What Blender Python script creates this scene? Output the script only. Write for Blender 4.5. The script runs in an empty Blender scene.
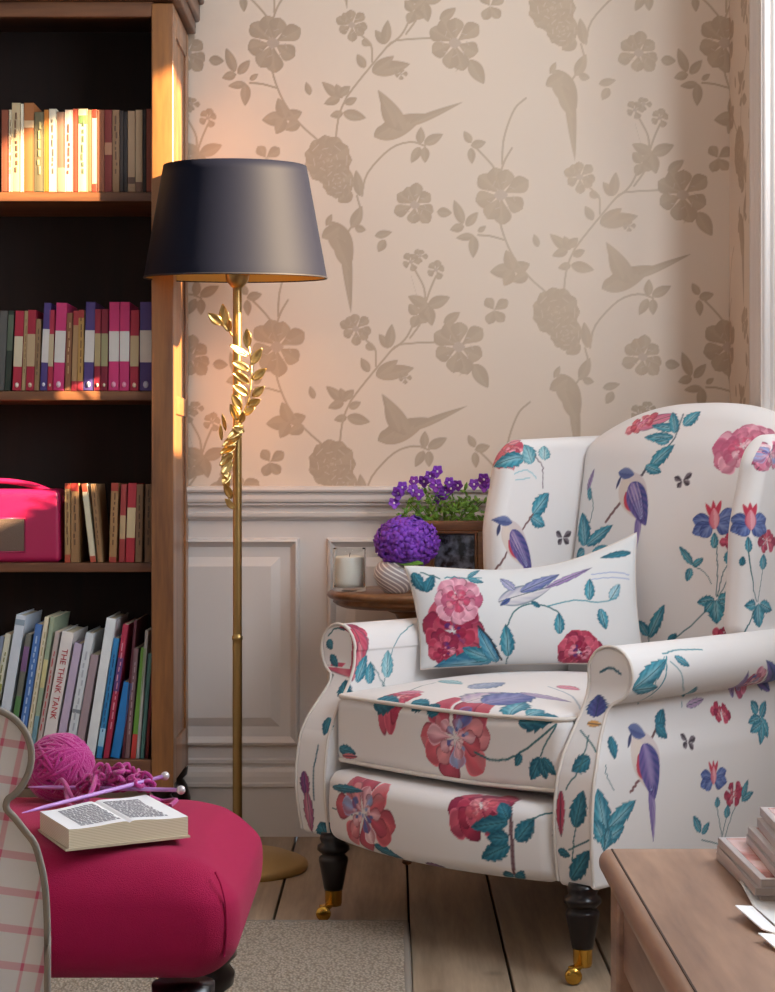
import bpy, math, random
import numpy as np
from mathutils import Vector, Matrix
random.seed(7); rng = np.random.default_rng(7)
C = bpy.context.scene.collection
PI = math.pi
CX, HY, FOC, CH = 395.0, 480.0, 1800.0, 0.85      # vanishing point, horizon, focal length (px), camera height

# ------------------------------------------------------------------ helpers
def at(px, py, Y):
    return np.array([(px-CX)*Y/FOC, Y, CH-(py-HY)*Y/FOC])
def lin(h):
    if isinstance(h, str):
        h = h.lstrip('#'); c = [int(h[i:i+2], 16)/255 for i in (0, 2, 4)]
    else: c = list(h)
    return [((v+0.055)/1.055)**2.4 if v > 0.04045 else v/12.92 for v in c]
def build(name, V, F, mat, parent=None, col=None, smooth=True, flip=False):
    V = np.asarray(V, dtype=np.float32); me = bpy.data.meshes.new(name)
    if isinstance(F, np.ndarray):
        n, k = F.shape
        me.vertices.add(len(V)); me.vertices.foreach_set('co', V.ravel())
        me.loops.add(n*k); me.loops.foreach_set('vertex_index', F.astype(np.int32).ravel())
        me.polygons.add(n); me.polygons.foreach_set('loop_start', np.arange(0, n*k, k, dtype=np.int32))
        me.update(calc_edges=True)
    else:
        me.from_pydata([tuple(map(float, v)) for v in V], [], F); me.update()
    me.validate()
    if smooth: me.polygons.foreach_set('use_smooth', np.ones(len(me.polygons), dtype=bool))
    if col is not None:
        a = me.color_attributes.new('Col', 'FLOAT_COLOR', 'POINT')
        c4 = np.ones((len(V), 4), dtype=np.float32); c4[:, :3] = col
        a.data.foreach_set('color', c4.ravel())
    if isinstance(mat, (list, tuple)):
        for m in mat: me.materials.append(m)
    else: me.materials.append(mat)
    o = bpy.data.objects.new(name, me); C.objects.link(o)
    if parent is not None: o.parent = parent
    return o
def thing(name, label, cat, loc=(0, 0, 0), rz=0, group=None):
    o = bpy.data.objects.new(name, None); C.objects.link(o)
    o.location = loc; o.rotation_euler = (0, 0, rz); o.empty_display_size = .05
    o['label'] = label; o['category'] = cat
    if group: o['group'] = group
    return o
def tag(o, label, cat, group=None):
    o['label'] = label; o['category'] = cat
    if group: o['group'] = group
    return o
def struct(o): o['kind'] = 'structure'; return o
def local(o, V):   # world points -> local to an unscaled thing
    M = np.array(Matrix.Translation(o.location) @ o.rotation_euler.to_matrix().to_4x4())
    Mi = np.linalg.inv(M); V = np.asarray(V)
    return V@Mi[:3, :3].T+Mi[:3, 3]

def cube_surface(ax, ay, az):
    ax, ay, az = map(np.asarray, (ax, ay, az)); nx, ny, nz = len(ax), len(ay), len(az)
    idx = {}; faces = []; keys = []
    def key(i, j, k): return (i*ny+j)*nz+k
    out = []
    def grid(a, b, f, flip):
        A, B = np.meshgrid(np.arange(a), np.arange(b), indexing='ij')
        K = f(A, B); q = np.stack([K[:-1, :-1], K[1:, :-1], K[1:, 1:], K[:-1, 1:]], -1).reshape(-1, 4)
        out.append(q[:, ::-1] if flip else q)
    grid(nx, ny, lambda a, b: key(a, b, 0*a), True); grid(nx, ny, lambda a, b: key(a, b, 0*a+nz-1), False)
    grid(nx, nz, lambda a, b: key(a, 0*a, b), False); grid(nx, nz, lambda a, b: key(a, 0*a+ny-1, b), True)
    grid(ny, nz, lambda a, b: key(0*a, a, b), True); grid(ny, nz, lambda a, b: key(0*a+nx-1, a, b), False)
    F = np.concatenate(out); u, inv = np.unique(F.ravel(), return_inverse=True)
    F = inv.reshape(-1, 4); k = u % nz; j = (u//nz) % ny; i = u//(nz*ny)
    return np.stack([ax[i], ay[j], az[k]], -1).astype(float), F
def axis(h, r, step):
    n = max(1, int(round(2*(h-r)/step))); m = max(3, int(round(1.6*r/step)))
    core = np.linspace(-(h-r), h-r, n+1); e = r*np.sin(np.linspace(0, PI/4, m+1))/math.sin(PI/4)
    # rounded area sampled evenly by angle: tan mapping of the cube edge
    e = r*np.tan(np.linspace(0, PI/4, m+1))
    return np.concatenate([-(h-r)-e[:0:-1], core, (h-r)+e[1:]])
def rbox(h, r, step=None, steps=None):
    h = np.array(h, float); r = min(r, h.min()*.999)
    st = steps or (step,)*3
    V, F = cube_surface(*[axis(h[i], r, st[i]) for i in range(3)])
    core = np.clip(V, -(h-r), h-r); d = V-core; L = np.linalg.norm(d, axis=1, keepdims=True)
    return core+r*d/np.maximum(L, 1e-9), F
def box(c, s, r=.003):   # bevelled box, centre and full size
    h = np.array(s, float)/2; r = min(r, h.min()*.98)
    V, F = rbox(h, r, steps=(9, 9, 9)) if False else _lowbox(h, r)
    return V+np.array(c), F
def _lowbox(h, r):
    e = [r*math.tan(PI/8), r]
    axs = [np.array([-h[i]]+[-h[i]+r-e[0]*1.0, -h[i]+r]+[h[i]-r, h[i]-r+e[0], h[i]]) for i in range(3)]
    V, F = cube_surface(*axs); core = np.clip(V, -(h-r), h-r); d = V-core
    L = np.linalg.norm(d, axis=1, keepdims=True); return core+r*d/np.maximum(L, 1e-9), F
def join(*parts):
    Vs = []; Fs = []; n = 0
    for V, F in parts:
        Vs.append(np.asarray(V, float)); n0 = n; n += len(V)
        Fs += [[int(i)+n0 for i in f] for f in F] if not isinstance(F, np.ndarray) else [F+n0]
    if all(isinstance(f, np.ndarray) and f.ndim == 2 for f in Fs) and len({f.shape[1] for f in Fs}) == 1: return np.concatenate(Vs), np.concatenate(Fs)
    G = []
    for f in Fs:
        if isinstance(f, np.ndarray): G += f.tolist()
        else: G.append(f)
    return np.concatenate(Vs), G
def lathe(prof, n=32, c=(0, 0, 0), wob=None):
    P = np.array(prof, float); m = len(P); th = np.arange(n)*2*PI/n
    V = np.stack([P[:, None, 0]*np.cos(th), P[:, None, 0]*np.sin(th), np.repeat(P[:, 1:2], n, 1)], -1).reshape(-1, 3)
    F = [[i*n+j, i*n+(j+1) % n, (i+1)*n+(j+1) % n, (i+1)*n+j] for i in range(m-1) for j in range(n)]
    F.append([j for j in range(n)][::-1]); F.append([(m-1)*n+j for j in range(n)])
    return V+np.array(c), F
def spline(P, n):
    P = np.asarray(P, float); m = len(P)
    if m < 3: return np.array([P[0]+(P[-1]-P[0])*t for t in np.linspace(0, 1, n)])
    Q = np.vstack([2*P[0]-P[1], P, 2*P[-1]-P[-2]]); out = []
    for t in np.linspace(0, m-1-1e-9, n):
        i = int(t); u = t-i; a, b, c, d = Q[i:i+4]
        out.append(.5*((2*b)+(c-a)*u+(2*a-5*b+4*c-d)*u*u+(3*b-a-3*c+d)*u**3))
    return np.array(out)
def tube(P, r, n=8, closed=False):
    P = np.asarray(P, float); m = len(P); r = np.broadcast_to(np.asarray(r, float), (m,))
    T = np.roll(P, -1, 0)-np.roll(P, 1, 0) if closed else np.gradient(P, axis=0)
    T = T/np.maximum(np.linalg.norm(T, axis=1, keepdims=True), 1e-9)
    up = np.array([0, 0, 1.]) if abs(T[0, 2]) < .9 else np.array([1., 0, 0])
    rings = []
    for i in range(m):
        s = np.cross(T[i], up); s /= max(np.linalg.norm(s), 1e-9); up = np.cross(s, T[i])
        th = np.arange(n)*2*PI/n
        rings.append(P[i]+r[i]*(np.cos(th)[:, None]*s+np.sin(th)[:, None]*up))
    V = np.concatenate(rings); F = []
    for i in range(m if closed else m-1):
        a, b = i*n, ((i+1) % m)*n
        F += [[a+j, b+j, b+(j+1) % n, a+(j+1) % n] for j in range(n)]
    if not closed: F.append(list(range(n))[::-1]); F.append([(m-1)*n+j for j in range(n)])
    return V, [f[::-1] for f in F]
def prism(outline, a, b, ax='y'):   # 2-D outline extruded between a and b along an axis
    O = [tuple(p) for p in outline]; n = len(O)
    def mk(p, t): return {'y': (p[0], t, p[1]), 'x': (t, p[0], p[1]), 'z': (p[0], p[1], t)}[ax]
    V = [mk(p, a) for p in O]+[mk(p, b) for p in O]
    F = [[i, (i+1) % n, n+(i+1) % n, n+i] for i in range(n)]+[list(range(n))[::-1], [n+i for i in range(n)]]
    return np.array(V), F
def fixn(o):
    import bmesh
    bm = bmesh.new(); bm.from_mesh(o.data); bmesh.ops.recalc_face_normals(bm, faces=bm.faces); bm.to_mesh(o.data); bm.free(); return o
def noise(P, s, seed=0):   # cheap smooth noise from sines
    r = np.random.default_rng(seed); P = np.asarray(P); out = 0
    for i in range(5):
        k = r.normal(size=3)*s; out = out+np.sin(P@k+r.uniform(0, 6.28))
    return out/5
def ss(a, b, x): t = np.clip((x-a)/(b-a), 0, 1); return t*t*(3-2*t)

# ------------------------------------------------------------------ materials
def nodes(name):
    m = bpy.data.materials.new(name); m.use_nodes = True; n = m.node_tree.nodes; return m, n, m.node_tree.links, n['Principled BSDF']
def plain(name, col, rough=.5, metal=0, bump=0, bscale=200, spec=.5, sheen=0, coat=0, var=.0, vscale=8):
    m, n, l, p = nodes(name); c = lin(col)
    p.inputs['Base Color'].default_value = (*c, 1); p.inputs['Roughness'].default_value = rough
    p.inputs['Metallic'].default_value = metal; p.inputs['Specular IOR Level'].default_value = spec
    if sheen: p.inputs['Sheen Weight'].default_value = sheen
    if coat: p.inputs['Coat Weight'].default_value = coat; p.inputs['Coat Roughness'].default_value = .15
    tc = n.new('ShaderNodeTexCoord')
    if var:
        t = n.new('ShaderNodeTexNoise'); t.inputs['Scale'].default_value = vscale; t.inputs['Detail'].default_value = 4
        l.new(tc.outputs['Object'], t.inputs['Vector']); mx = n.new('ShaderNodeMix'); mx.data_type = 'RGBA'
        mx.inputs['A'].default_value = (*[v*(1-var) for v in c], 1); mx.inputs['B'].default_value = (*[min(1, v*(1+var)) for v in c], 1)
        l.new(t.outputs['Fac'], mx.inputs['Factor']); l.new(mx.outputs['Result'], p.inputs['Base Color'])
    if bump:
        t = n.new('ShaderNodeTexNoise'); t.inputs['Scale'].default_value = bscale; t.inputs['Detail'].default_value = 2
        l.new(tc.outputs['Object'], t.inputs['Vector']); b = n.new('ShaderNodeBump'); b.inputs['Strength'].default_value = bump; b.inputs['Distance'].default_value = .002
        l.new(t.outputs['Fac'], b.inputs['Height']); l.new(b.outputs['Normal'], p.inputs['Normal'])
    return m
def wood(name, c1, c2, rough=.4, scale=(1, 1, 1), grain=6, coat=.2, knots=0.0):
    m, n, l, p = nodes(name); tc = n.new('ShaderNodeTexCoord'); mp = n.new('ShaderNodeMapping'); mp.inputs['Scale'].default_value = scale
    l.new(tc.outputs['Object'], mp.inputs['Vector'])
    t = n.new('ShaderNodeTexNoise'); t.inputs['Scale'].default_value = grain; t.inputs['Detail'].default_value = 8; t.inputs['Distortion'].default_value = .6
    t2 = n.new('ShaderNodeTexNoise'); t2.inputs['Scale'].default_value = grain*6; t2.inputs['Detail'].default_value = 4
    l.new(mp.outputs['Vector'], t.inputs['Vector']); l.new(mp.outputs['Vector'], t2.inputs['Vector'])
    ad = n.new('ShaderNodeMath'); ad.operation = 'MULTIPLY_ADD'; ad.inputs[1].default_value = .35
    l.new(t2.outputs['Fac'], ad.inputs[0]); l.new(t.outputs['Fac'], ad.inputs[2])
    r = n.new('ShaderNodeValToRGB'); r.color_ramp.elements[0].position = .42; r.color_ramp.elements[1].position = .88
    r.color_ramp.elements[0].color = (*lin(c1), 1); r.color_ramp.elements[1].color = (*lin(c2), 1)
    l.new(ad.outputs[0], r.inputs['Fac']); out = r.outputs['Color']
    if knots:
        v = n.new('ShaderNodeTexVoronoi'); v.inputs['Scale'].default_value = 5; l.new(tc.outputs['Object'], v.inputs['Vector'])
        cr = n.new('ShaderNodeValToRGB'); cr.color_ramp.elements[0].position = .02; cr.color_ramp.elements[1].position = .11
        cr.color_ramp.elements[0].color = (.25, .22, .2, 1); cr.color_ramp.elements[1].color = (1, 1, 1, 1)
        l.new(v.outputs['Distance'], cr.inputs['Fac']); mx = n.new('ShaderNodeMix'); mx.data_type = 'RGBA'; mx.blend_type = 'MULTIPLY'; mx.inputs['Factor'].default_value = knots
        l.new(out, mx.inputs['A']); l.new(cr.outputs['Color'], mx.inputs['B']); out = mx.outputs['Result']
    l.new(out, p.inputs['Base Color']); p.inputs['Roughness'].default_value = rough
    p.inputs['Coat Weight'].default_value = coat; p.inputs['Coat Roughness'].default_value = .25
    if coat >= .5: p.inputs['Coat Roughness'].default_value = .4
    b = n.new('ShaderNodeBump'); b.inputs['Strength'].default_value = .25; b.inputs['Distance'].default_value = .001
    l.new(ad.outputs[0], b.inputs['Height']); l.new(b.outputs['Normal'], p.inputs['Normal'])
    return m
def painted(name, rough=.85, weave=900, bump=.25, sheen=.15, metal=0, spec=.3, dist=.0006):
    m, n, l, p = nodes(name); a = n.new('ShaderNodeAttribute'); a.attribute_name = 'Col'
    l.new(a.outputs['Color'], p.inputs['Base Color']); p.inputs['Roughness'].default_value = rough
    p.inputs['Sheen Weight'].default_value = sheen; p.inputs['Metallic'].default_value = metal; p.inputs['Specular IOR Level'].default_value = spec
    tc = n.new('ShaderNodeTexCoord'); t = n.new('ShaderNodeTexNoise'); t.inputs['Scale'].default_value = weave; t.inputs['Detail'].default_value = 1
    l.new(tc.outputs['Object'], t.inputs['Vector']); b = n.new('ShaderNodeBump'); b.inputs['Strength'].default_value = bump; b.inputs['Distance'].default_value = dist
    l.new(t.outputs['Fac'], b.inputs['Height']); l.new(b.outputs['Normal'], p.inputs['Normal'])
    return m, n, l, p
M = {}
M['chintz'] = painted('floral_cotton')[0]
mw, n_, l_, p_ = painted('wallpaper', rough=.42, weave=500, bump=.2, sheen=0, spec=.5)
# the printed ink is duller than the pearly ground: roughness and metal from the attribute's alpha-like channel
at_ = n_.new('ShaderNodeAttribute'); at_.attribute_name = 'Ink'
for s_, a_, b_ in (('Metallic', .12, .55), ('Roughness', .40, .5)):
    mr = n_.new('ShaderNodeMapRange'); mr.inputs['To Min'].default_value = a_; mr.inputs['To Max'].default_value = b_
    l_.new(at_.outputs['Fac'], mr.inputs['Value']); l_.new(mr.outputs['Result'], p_.inputs[s_])
M['wallpaper'] = mw
M['trim'] = plain('cream_paint', (.84, .81, .79), .38, bump=.05, bscale=60)
M['ceiling'] = plain('ceiling_paint', (.9, .89, .87), .8)
M['case'] = wood('bookcase_wood', '#5d3419', '#9a6432', .38, (8, 8, .7), 3, coat=.7)
M['case_h'] = wood('bookcase_shelf_wood', '#4a2817', '#7a4e30', .42, (.7, 8, 8), 3)
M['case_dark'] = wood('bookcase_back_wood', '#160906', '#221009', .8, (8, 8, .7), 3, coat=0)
M['table'] = wood('pine_table_wood', '#705040', '#a27d64', .38, (7, .8, 7), 3, coat=.25, knots=.7)
M['walnut'] = wood('walnut_wood', '#4c2c1a', '#8d5f3a', .35, (1, 6, 6), 5)
M['floor'] = wood('floor_board_wood', '#85735f', '#b29c84', .5, (6, .5, 6), 4, coat=.1, knots=.5)
M['gap'] = plain('floor_gap', '#1a1410', .9)
M['gold'] = plain('aged_brass', '#a88b58', .34, metal=1, bump=.1, bscale=80)
M['gold_leaf'] = plain('gilded_leaf', '#d8b877', .3, metal=1, bump=.3, bscale=150)
M['brass'] = plain('polished_brass', '#c79a45', .22, metal=1)
M['shade'] = plain('navy_lamp_card', '#0a0e1f', .65, spec=.16, bump=.05, bscale=900)
M['shade_in'] = plain('gold_lining', '#c9a55c', .45, metal=.6)
M['ebony'] = plain('dark_mahogany', '#120606', .28, coat=.15, spec=.35)
M['crimson'] = plain('crimson_wool', '#a31244', .9, bump=.5, bscale=900, sheen=.08, spec=.2, var=.08, vscale=60)
M['radio'] = plain('pink_leatherette', '#aa184e', .35, coat=.2)
M['grille'] = plain('taupe_grille', '#6b5548', .6, bump=.6, bscale=600)
M['chrome'] = plain('chrome', '#b9b4b0', .25, metal=1)
M['pages'] = plain('book_pages', '#d8cbb0', .8, bump=.4, bscale=700)
M['wool'] = plain('magenta_wool', '#b81a80', .85, bump=.8, bscale=900, sheen=.4)
M['lilac'] = plain('lilac_needle', '#c08ad0', .3)
M['knob'] = plain('pearl_knob', '#c9bfc0', .25, metal=.3)
M['rug'] = None
M['leafgreen'] = plain('leaf_green', '#6f9a38', .5, var=.35, vscale=60)
M['purple'] = plain('hydrangea_petal', '#7a38b4', .6, var=.5, vscale=45)
M['viola'] = plain('viola_petal', '#8438b8', .5, var=.35, vscale=90)
M['viola_eye'] = plain('viola_eye', '#e9dfe8', .5)
M['wax'] = plain('white_wax', '#efe9df', .5)
M['paper'] = plain('white_paper', '#eeecec', .6)
M['clay'] = plain('terracotta', '#9a6b4d', .7)
M['piping'] = plain('cotton_piping', '#d9cfc6', .85)
M['piping_grey'] = plain('taupe_piping', '#8a8279', .85)
mg, n_, l_, p_ = nodes('clear_glass'); p_.inputs['Transmission Weight'].default_value = 1; p_.inputs['Roughness'].default_value = .02; p_.inputs['IOR'].default_value = 1.04; p_.inputs['Base Color'].default_value = (.95, .97, .96, 1); M['glass'] = mg
mk_ = {}
def colmat(h, rough=.55):
    if h not in mk_: mk_[h] = plain('dyed_card_'+str(len(mk_)), h, rough, var=.06, vscale=40)
    return mk_[h]
# woven rug
m, n, l, p = nodes('woven_rug'); tc = n.new('ShaderNodeTexCoord'); v = n.new('ShaderNodeTexVoronoi'); v.inputs['Scale'].default_value = 210
mp = n.new('ShaderNodeMapping'); mp.inputs['Scale'].default_value = (1, .6, 1); l.new(tc.outputs['Object'], mp.inputs['Vector']); l.new(mp.outputs['Vector'], v.inputs['Vector'])
r = n.new('ShaderNodeValToRGB'); r.color_ramp.elements[0].color = (*lin('#b9ab9b'), 1); r.color_ramp.elements[1].color = (*lin('#857868'), 1); r.color_ramp.elements[1].position = .75
l.new(v.outputs['Distance'], r.inputs['Fac']); l.new(r.outputs['Color'], p.inputs['Base Color']); p.inputs['Roughness'].default_value = .95
b = n.new('ShaderNodeBump'); b.inputs['Strength'].default_value = .9; b.inputs['Distance'].default_value = .004; b.invert = True
l.new(v.outputs['Distance'], b.inputs['Height']); l.new(b.outputs['Normal'], p.inputs['Normal']); M['rug'] = m
# swirled pot
m, n, l, p = nodes('swirl_glaze'); tc = n.new('ShaderNodeTexCoord'); gr = n.new('ShaderNodeTexGradient'); gr.gradient_type = 'RADIAL'; l.new(tc.outputs['Object'], gr.inputs['Vector'])
sx = n.new('ShaderNodeSeparateXYZ'); l.new(tc.outputs['Object'], sx.inputs[0]); ma = n.new('ShaderNodeMath'); ma.operation = 'MULTIPLY_ADD'; ma.inputs[1].default_value = 6.0
l.new(sx.outputs['Z'], ma.inputs[0]); l.new(gr.outputs['Fac'], ma.inputs[2]); m2 = n.new('ShaderNodeMath'); m2.operation = 'MULTIPLY'; m2.inputs[1].default_value = 2*PI*16; l.new(ma.outputs[0], m2.inputs[0])
sn = n.new('ShaderNodeMath'); sn.operation = 'SINE'; l.new(m2.outputs[0], sn.inputs[0]); r = n.new('ShaderNodeValToRGB'); r.color_ramp.elements[0].position = .3; r.color_ramp.elements[1].position = .6
r.color_ramp.elements[0].color = (*lin('#a79b9b'), 1); r.color_ramp.elements[1].color = (*lin('#ece5e0'), 1); l.new(sn.outputs[0], r.inputs['Fac']); l.new(r.outputs['Color'], p.inputs['Base Color']); p.inputs['Roughness'].default_value = .3; M['swirl'] = m

# ------------------------------------------------------------------ surface printing: motifs evaluated on the vertices of dense meshes
def normals(V, F):
    N = np.zeros_like(V)
    a = V[F[:, 2]]-V[F[:, 0]]; b = V[F[:, 3]]-V[F[:, 1]]; n = np.cross(a, b)
    for k in range(4):
        for c in range(3): N[:, c] += np.bincount(F[:, k], n[:, c], len(V))
    return N/np.maximum(np.linalg.norm(N, axis=1, keepdims=True), 1e-12)
TEAL = [lin('#1d5f6a'), lin('#3f9aa6'), lin('#8fcdd2')]
class Print:
    def __init__(s, V, F, ground, Vw=None, soft=.0011):
        s.V = np.asarray(Vw if Vw is not None else V, float); s.N = normals(s.V, F); s.C = np.tile(np.array(lin(ground)), (len(V), 1)); s.ink = np.zeros(len(V)); s.soft = soft
        s.px = CX+FOC*s.V[:, 0]/s.V[:, 1]; s.py = HY-FOC*(s.V[:, 2]-CH)/s.V[:, 1]
        s.vis = np.einsum('ij,ij->i', s.N, s.V-np.array([0, 0, CH])) < -0.02
    def pick(s, p):
        if len(p) == 3: i = int(np.argmin(((s.V-np.array(p))**2).sum(1)))
        else:
            d = np.hypot(s.px-p[0], s.py-p[1])+np.where(s.vis, 0, 1e4); near = d < max(2.5, d.min()+1)
            ii = np.nonzero(near)[0]; i = int(ii[np.argmin(s.V[ii, 1]+.002*d[ii])])
        return s.V[i], s.N[i]
    def near(s, P, N, R):
        q = s.V-P; m = (np.abs(q[:, 0]) < R) & (np.abs(q[:, 1]) < R) & (np.abs(q[:, 2]) < R)
        i = np.nonzero(m)[0]; i = i[s.N[i]@N > .15]; return i, s.V[i]-P
    def put(s, i, a, col):
        a = np.clip(a, 0, 1)[:, None]; s.C[i] = s.C[i]*(1-a)+np.asarray(col)*a; s.ink[i] = np.maximum(s.ink[i], a[:, 0])
    def petal(s, A, B, w, cols, n=None, shape=.9, veins=0, serr=0, rib=None, edge=None, a0=1.0, out=1.0):
        A = np.asarray(A, float); B = np.asarray(B, float); L = np.linalg.norm(B-A)
        if L < 1e-5: return
        Mid = (A+B)/2; i, q = s.near(Mid, n, L*.75+w)
        if len(i) == 0: return
        u = (B-A)/L; v = np.cross(n, u); v /= np.linalg.norm(v); q = q+(Mid-A)
        x = q@u/L; y = q@v
        xc = np.clip(x, 0, 1); hw = w/2*np.sin(PI*xc**shape)**.8
        if serr: hw = hw*(1-.22*np.abs(((xc*serr) % 1)-.0)*1.0)
        a = ss(-s.soft, s.soft, hw-np.abs(y))*(x > 0)*(x < 1)*a0
        t = np.abs(y)/np.maximum(hw, 1e-6); base, lo = np.asarray(cols[0]), np.asarray(cols[1])
        k = .35+.5*np.sign(y)*.5+.35*(t-.5)
        if veins: k = k+.35*np.sin((xc*veins-t*1.6)*2*PI)
        k = np.clip(k, 0, 1)[:, None]; col = base*(1-k)+lo*k
        if len(cols) > 2:
            k2 = (ss(.45, .95, 1-t)*ss(0, .5, 1-xc)*.6)[:, None]; col = col*(1-k2)+np.asarray(cols[2])*k2
        if edge is not None: e = ss(.72, .98, t)[:, None]*.7; col = col*(1-e)+np.asarray(edge)*e
        if rib is not None: e = ss(.0016, .0004, np.abs(y))[:, None]*.8; col = col*(1-e)+np.asarray(rib)*e
        s.put(i, a, col)
    def leaf(s, p, q, w=.02, cols=None, serr=5, dark=False):
        A, n1 = s.pick(p); B, n2 = s.pick(q); n = n1+n2; n /= max(np.linalg.norm(n), 1e-6)
        vv_ = np.cross(n, B-A); vv_ /= max(np.linalg.norm(vv_), 1e-9); w = w*1.12/max(.6, float(np.hypot(vv_[0], vv_[2]))); c = cols or ([lin('#1c5468'), lin('#2f7d94'), lin('#559fb0')] if dark else [lin('#266c82'), lin('#4fa0b2'), lin('#a2d0da')])
        s.petal(A, B, w, c, n, shape=.8, veins=4, serr=serr, rib=lin('#14404c'), edge=lin('#1b5864'))
    def stem(s, pts, w=.003, col='#3d6d72', px=True):
        P = []; Ns = []
        raw = spline(np.array(pts, float), max(8, len(pts)*5)) if len(pts) > 2 else np.array([np.array(pts[0])+(np.array(pts[1])-np.array(pts[0]))*t for t in np.linspace(0, 1, 6)])
        for p in raw:
            a, n = s.pick(tuple(p)); P.append(a); Ns.append(n)
        for k in range(len(P)-1): s.seg(P[k], P[k+1], Ns[k], w, lin(col))
    def seg(s, A, B, n, w, col):
        L = np.linalg.norm(B-A)
        if L > .12: return
        i, q = s.near((A+B)/2, n, L/2+w*2)
        if len(i) == 0: return
        q = s.V[i]-A; u = (B-A); t = np.clip(q@u/max(L*L, 1e-9), 0, 1); d = np.linalg.norm(q-t[:, None]*u, axis=1)
        s.put(i, ss(w/2+s.soft*.7, w/2-s.soft*.7, d), col)
    def frame(s, p):
        P, n = s.pick(p); r = np.array([1., 0, 0]); r = r-n*(r@n)
        if np.linalg.norm(r) < .35: r = np.array([0, 1., 0]); r = r-n*(r@n)
        r /= np.linalg.norm(r); u = np.cross(n, r)
        if u[2] < 0 and abs(u[2]) > .2: u = -u
        return P, n, r/max(.6, abs(r[0])), u
    def peony(s, p, R, cols, core, seed=1, sq=1.0, n=9, outline='#5a1030'):
        P, nn, r, u = s.frame(p); R = R*1.1; g = np.random.default_rng(seed)
        for ring, (rr, m) in enumerate(((1, n), (.74, n-1), (.5, n-3), (.3, 4))):
            for k in range(m):
                th = 2*PI*(k+.5*ring)/m+g.uniform(-.2, .2); Rr = R*rr*g.uniform(.88, 1.08)
                d = math.cos(th)*r+math.sin(th)*u*sq
                c = [np.array(cols[g.integers(len(cols))]) for _ in range(2)]
                if ring > 1 or (ring == 1 and k % 2 and core is PCORE): c = [np.array(core[g.integers(len(core))]), c[1]]
                s.petal(P+d*Rr*.1, P+d*Rr, R*rr*.80, [c[0], c[1]*.8, np.minimum(c[0]*1.5, 1)], nn, shape=2.1, edge=np.minimum(c[0]*1.5+.05, 1) if k % 2 else np.array(lin(outline)))
        for k in range(10):
            th = g.uniform(0, 6.28); rr = g.uniform(0, .28)*R; d = (math.cos(th)*r+math.sin(th)*u*sq)
            s.petal(P+d*rr, P+d*(rr+.12*R), R*.1, [core[k % len(core)]]*2, nn)
    def bird(s, head, tail0, tail1, w=.04, face=1):
        H, n1 = s.pick(head); w = w/max(.65, float(np.hypot(n1[1], n1[2]))) ; T, n2 = s.pick(tail0); E, n3 = s.pick(tail1); n = n1+n2; n /= np.linalg.norm(n); w *= 1.12
        pur, blu, lil, red = lin('#6d5a95'), lin('#39447f'), lin('#a995bd'), lin('#b8374a')
        s.petal(T+(H-T)*.12, E, w*.24, [pur, lil, lin('#8f7fae')], n, shape=.6, veins=3)
        L = np.linalg.norm(T-H); ax = (T-H)/L; v = np.cross(n, ax); v /= np.linalg.norm(v)
        if v[0] > 0: v = -v
        v = v*face
        s.petal(H+ax*.02*L, T+ax*.05*L, w, [lin('#d9c9bd'), lin('#cdbfc2')], n, shape=.75)
        s.petal(H+ax*.35*L+v*w*.22, H+ax*.85*L+v*w*.05, w*.5, [red, lin('#d65a62')], n)
        s.petal(H+ax*.24*L-v*w*.08, T+ax*.18*L-v*w*.06, w*.72, [pur, blu, lil], n, shape=.7, veins=6)
        for k in range(5):
            o = -v*w*(.30-.12*k); s.seg(H+ax*.52*L+o, T+ax*.08*L+o*.3, n, .0016, lin('#2d2f66'))
        for k in range(4):
            o = -v*w*(.24-.12*k); s.seg(H+ax*.30*L+o, H+ax*.62*L+o*.9, n, .0014, lin('#cdb6c4')); s.seg(H+ax*.66*L+o*.8, T+ax*.0*L+o*.2, n, .0010, lin('#9fa6cf'))
        s.petal(H-ax*.1*L+v*w*.25, H+ax*.14*L-v*w*.25, w*.34, [lin('#4b5687'), lin('#7d86ab')], n)
        s.petal(H+v*w*.2, H+v*w*.5+ax*.02, w*.1, [lin('#3a3f66')]*2, n)
    def butterfly(s, p, R=.014):
        P, n, r, u = s.frame(p)
        for a, k in ((35, 1), (140, .9), (-40, .8), (-130, .75)):
            d = math.cos(math.radians(a))*r+math.sin(math.radians(a))*u
            s.petal(P, P+d*R*k*1.2, R*.75, [lin('#3a3038'), lin('#8c7f86')], n, shape=1.5)
    def iris(s, p, R=.03, seed=0):
        P, n, r, u = s.frame(p); blu = [lin('#3d4d86'), lin('#6a7fb8'), lin('#8fa0cf')]
        for a, k in ((160, 1), (200, 1.05), (20, 1), (-20, 1.05), (225, .9), (-45, .9)):
            d = math.cos(math.radians(a))*r+math.sin(math.radians(a))*u
            s.petal(P-u*R*.1, P-u*R*.1+d*R*k, R*.75, blu, n, shape=1.4, veins=3, edge=lin('#2c3a6c'))
        for a in (90, 70, 110): 
            d = math.cos(math.radians(a))*r+math.sin(math.radians(a))*u; s.petal(P, P+d*R*1.0, R*.3, [lin('#c23a52')]*2, n)
        s.petal(P-u*R*.5, P+u*R*.62, R*.6, [lin('#e3a3ad'), lin('#c54a62')], n, edge=lin('#b02c48'))
RED = [lin('#ab3450'), lin('#c4566c'), lin('#8c2546')]; PINK = [lin('#cf7c94'), lin('#dd9fb0'), lin('#b85c7a')]; PEACH = [lin('#c45a66'), lin('#d58a90'), lin('#b24a5e')]
PCORE = [lin('#e9c7cc'), lin('#8e9cc4'), lin('#d9a9b4'), lin('#55629c')]; RCORE = [lin('#8e1d40'), lin('#d98a9a'), lin('#5a2a6a')]

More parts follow.
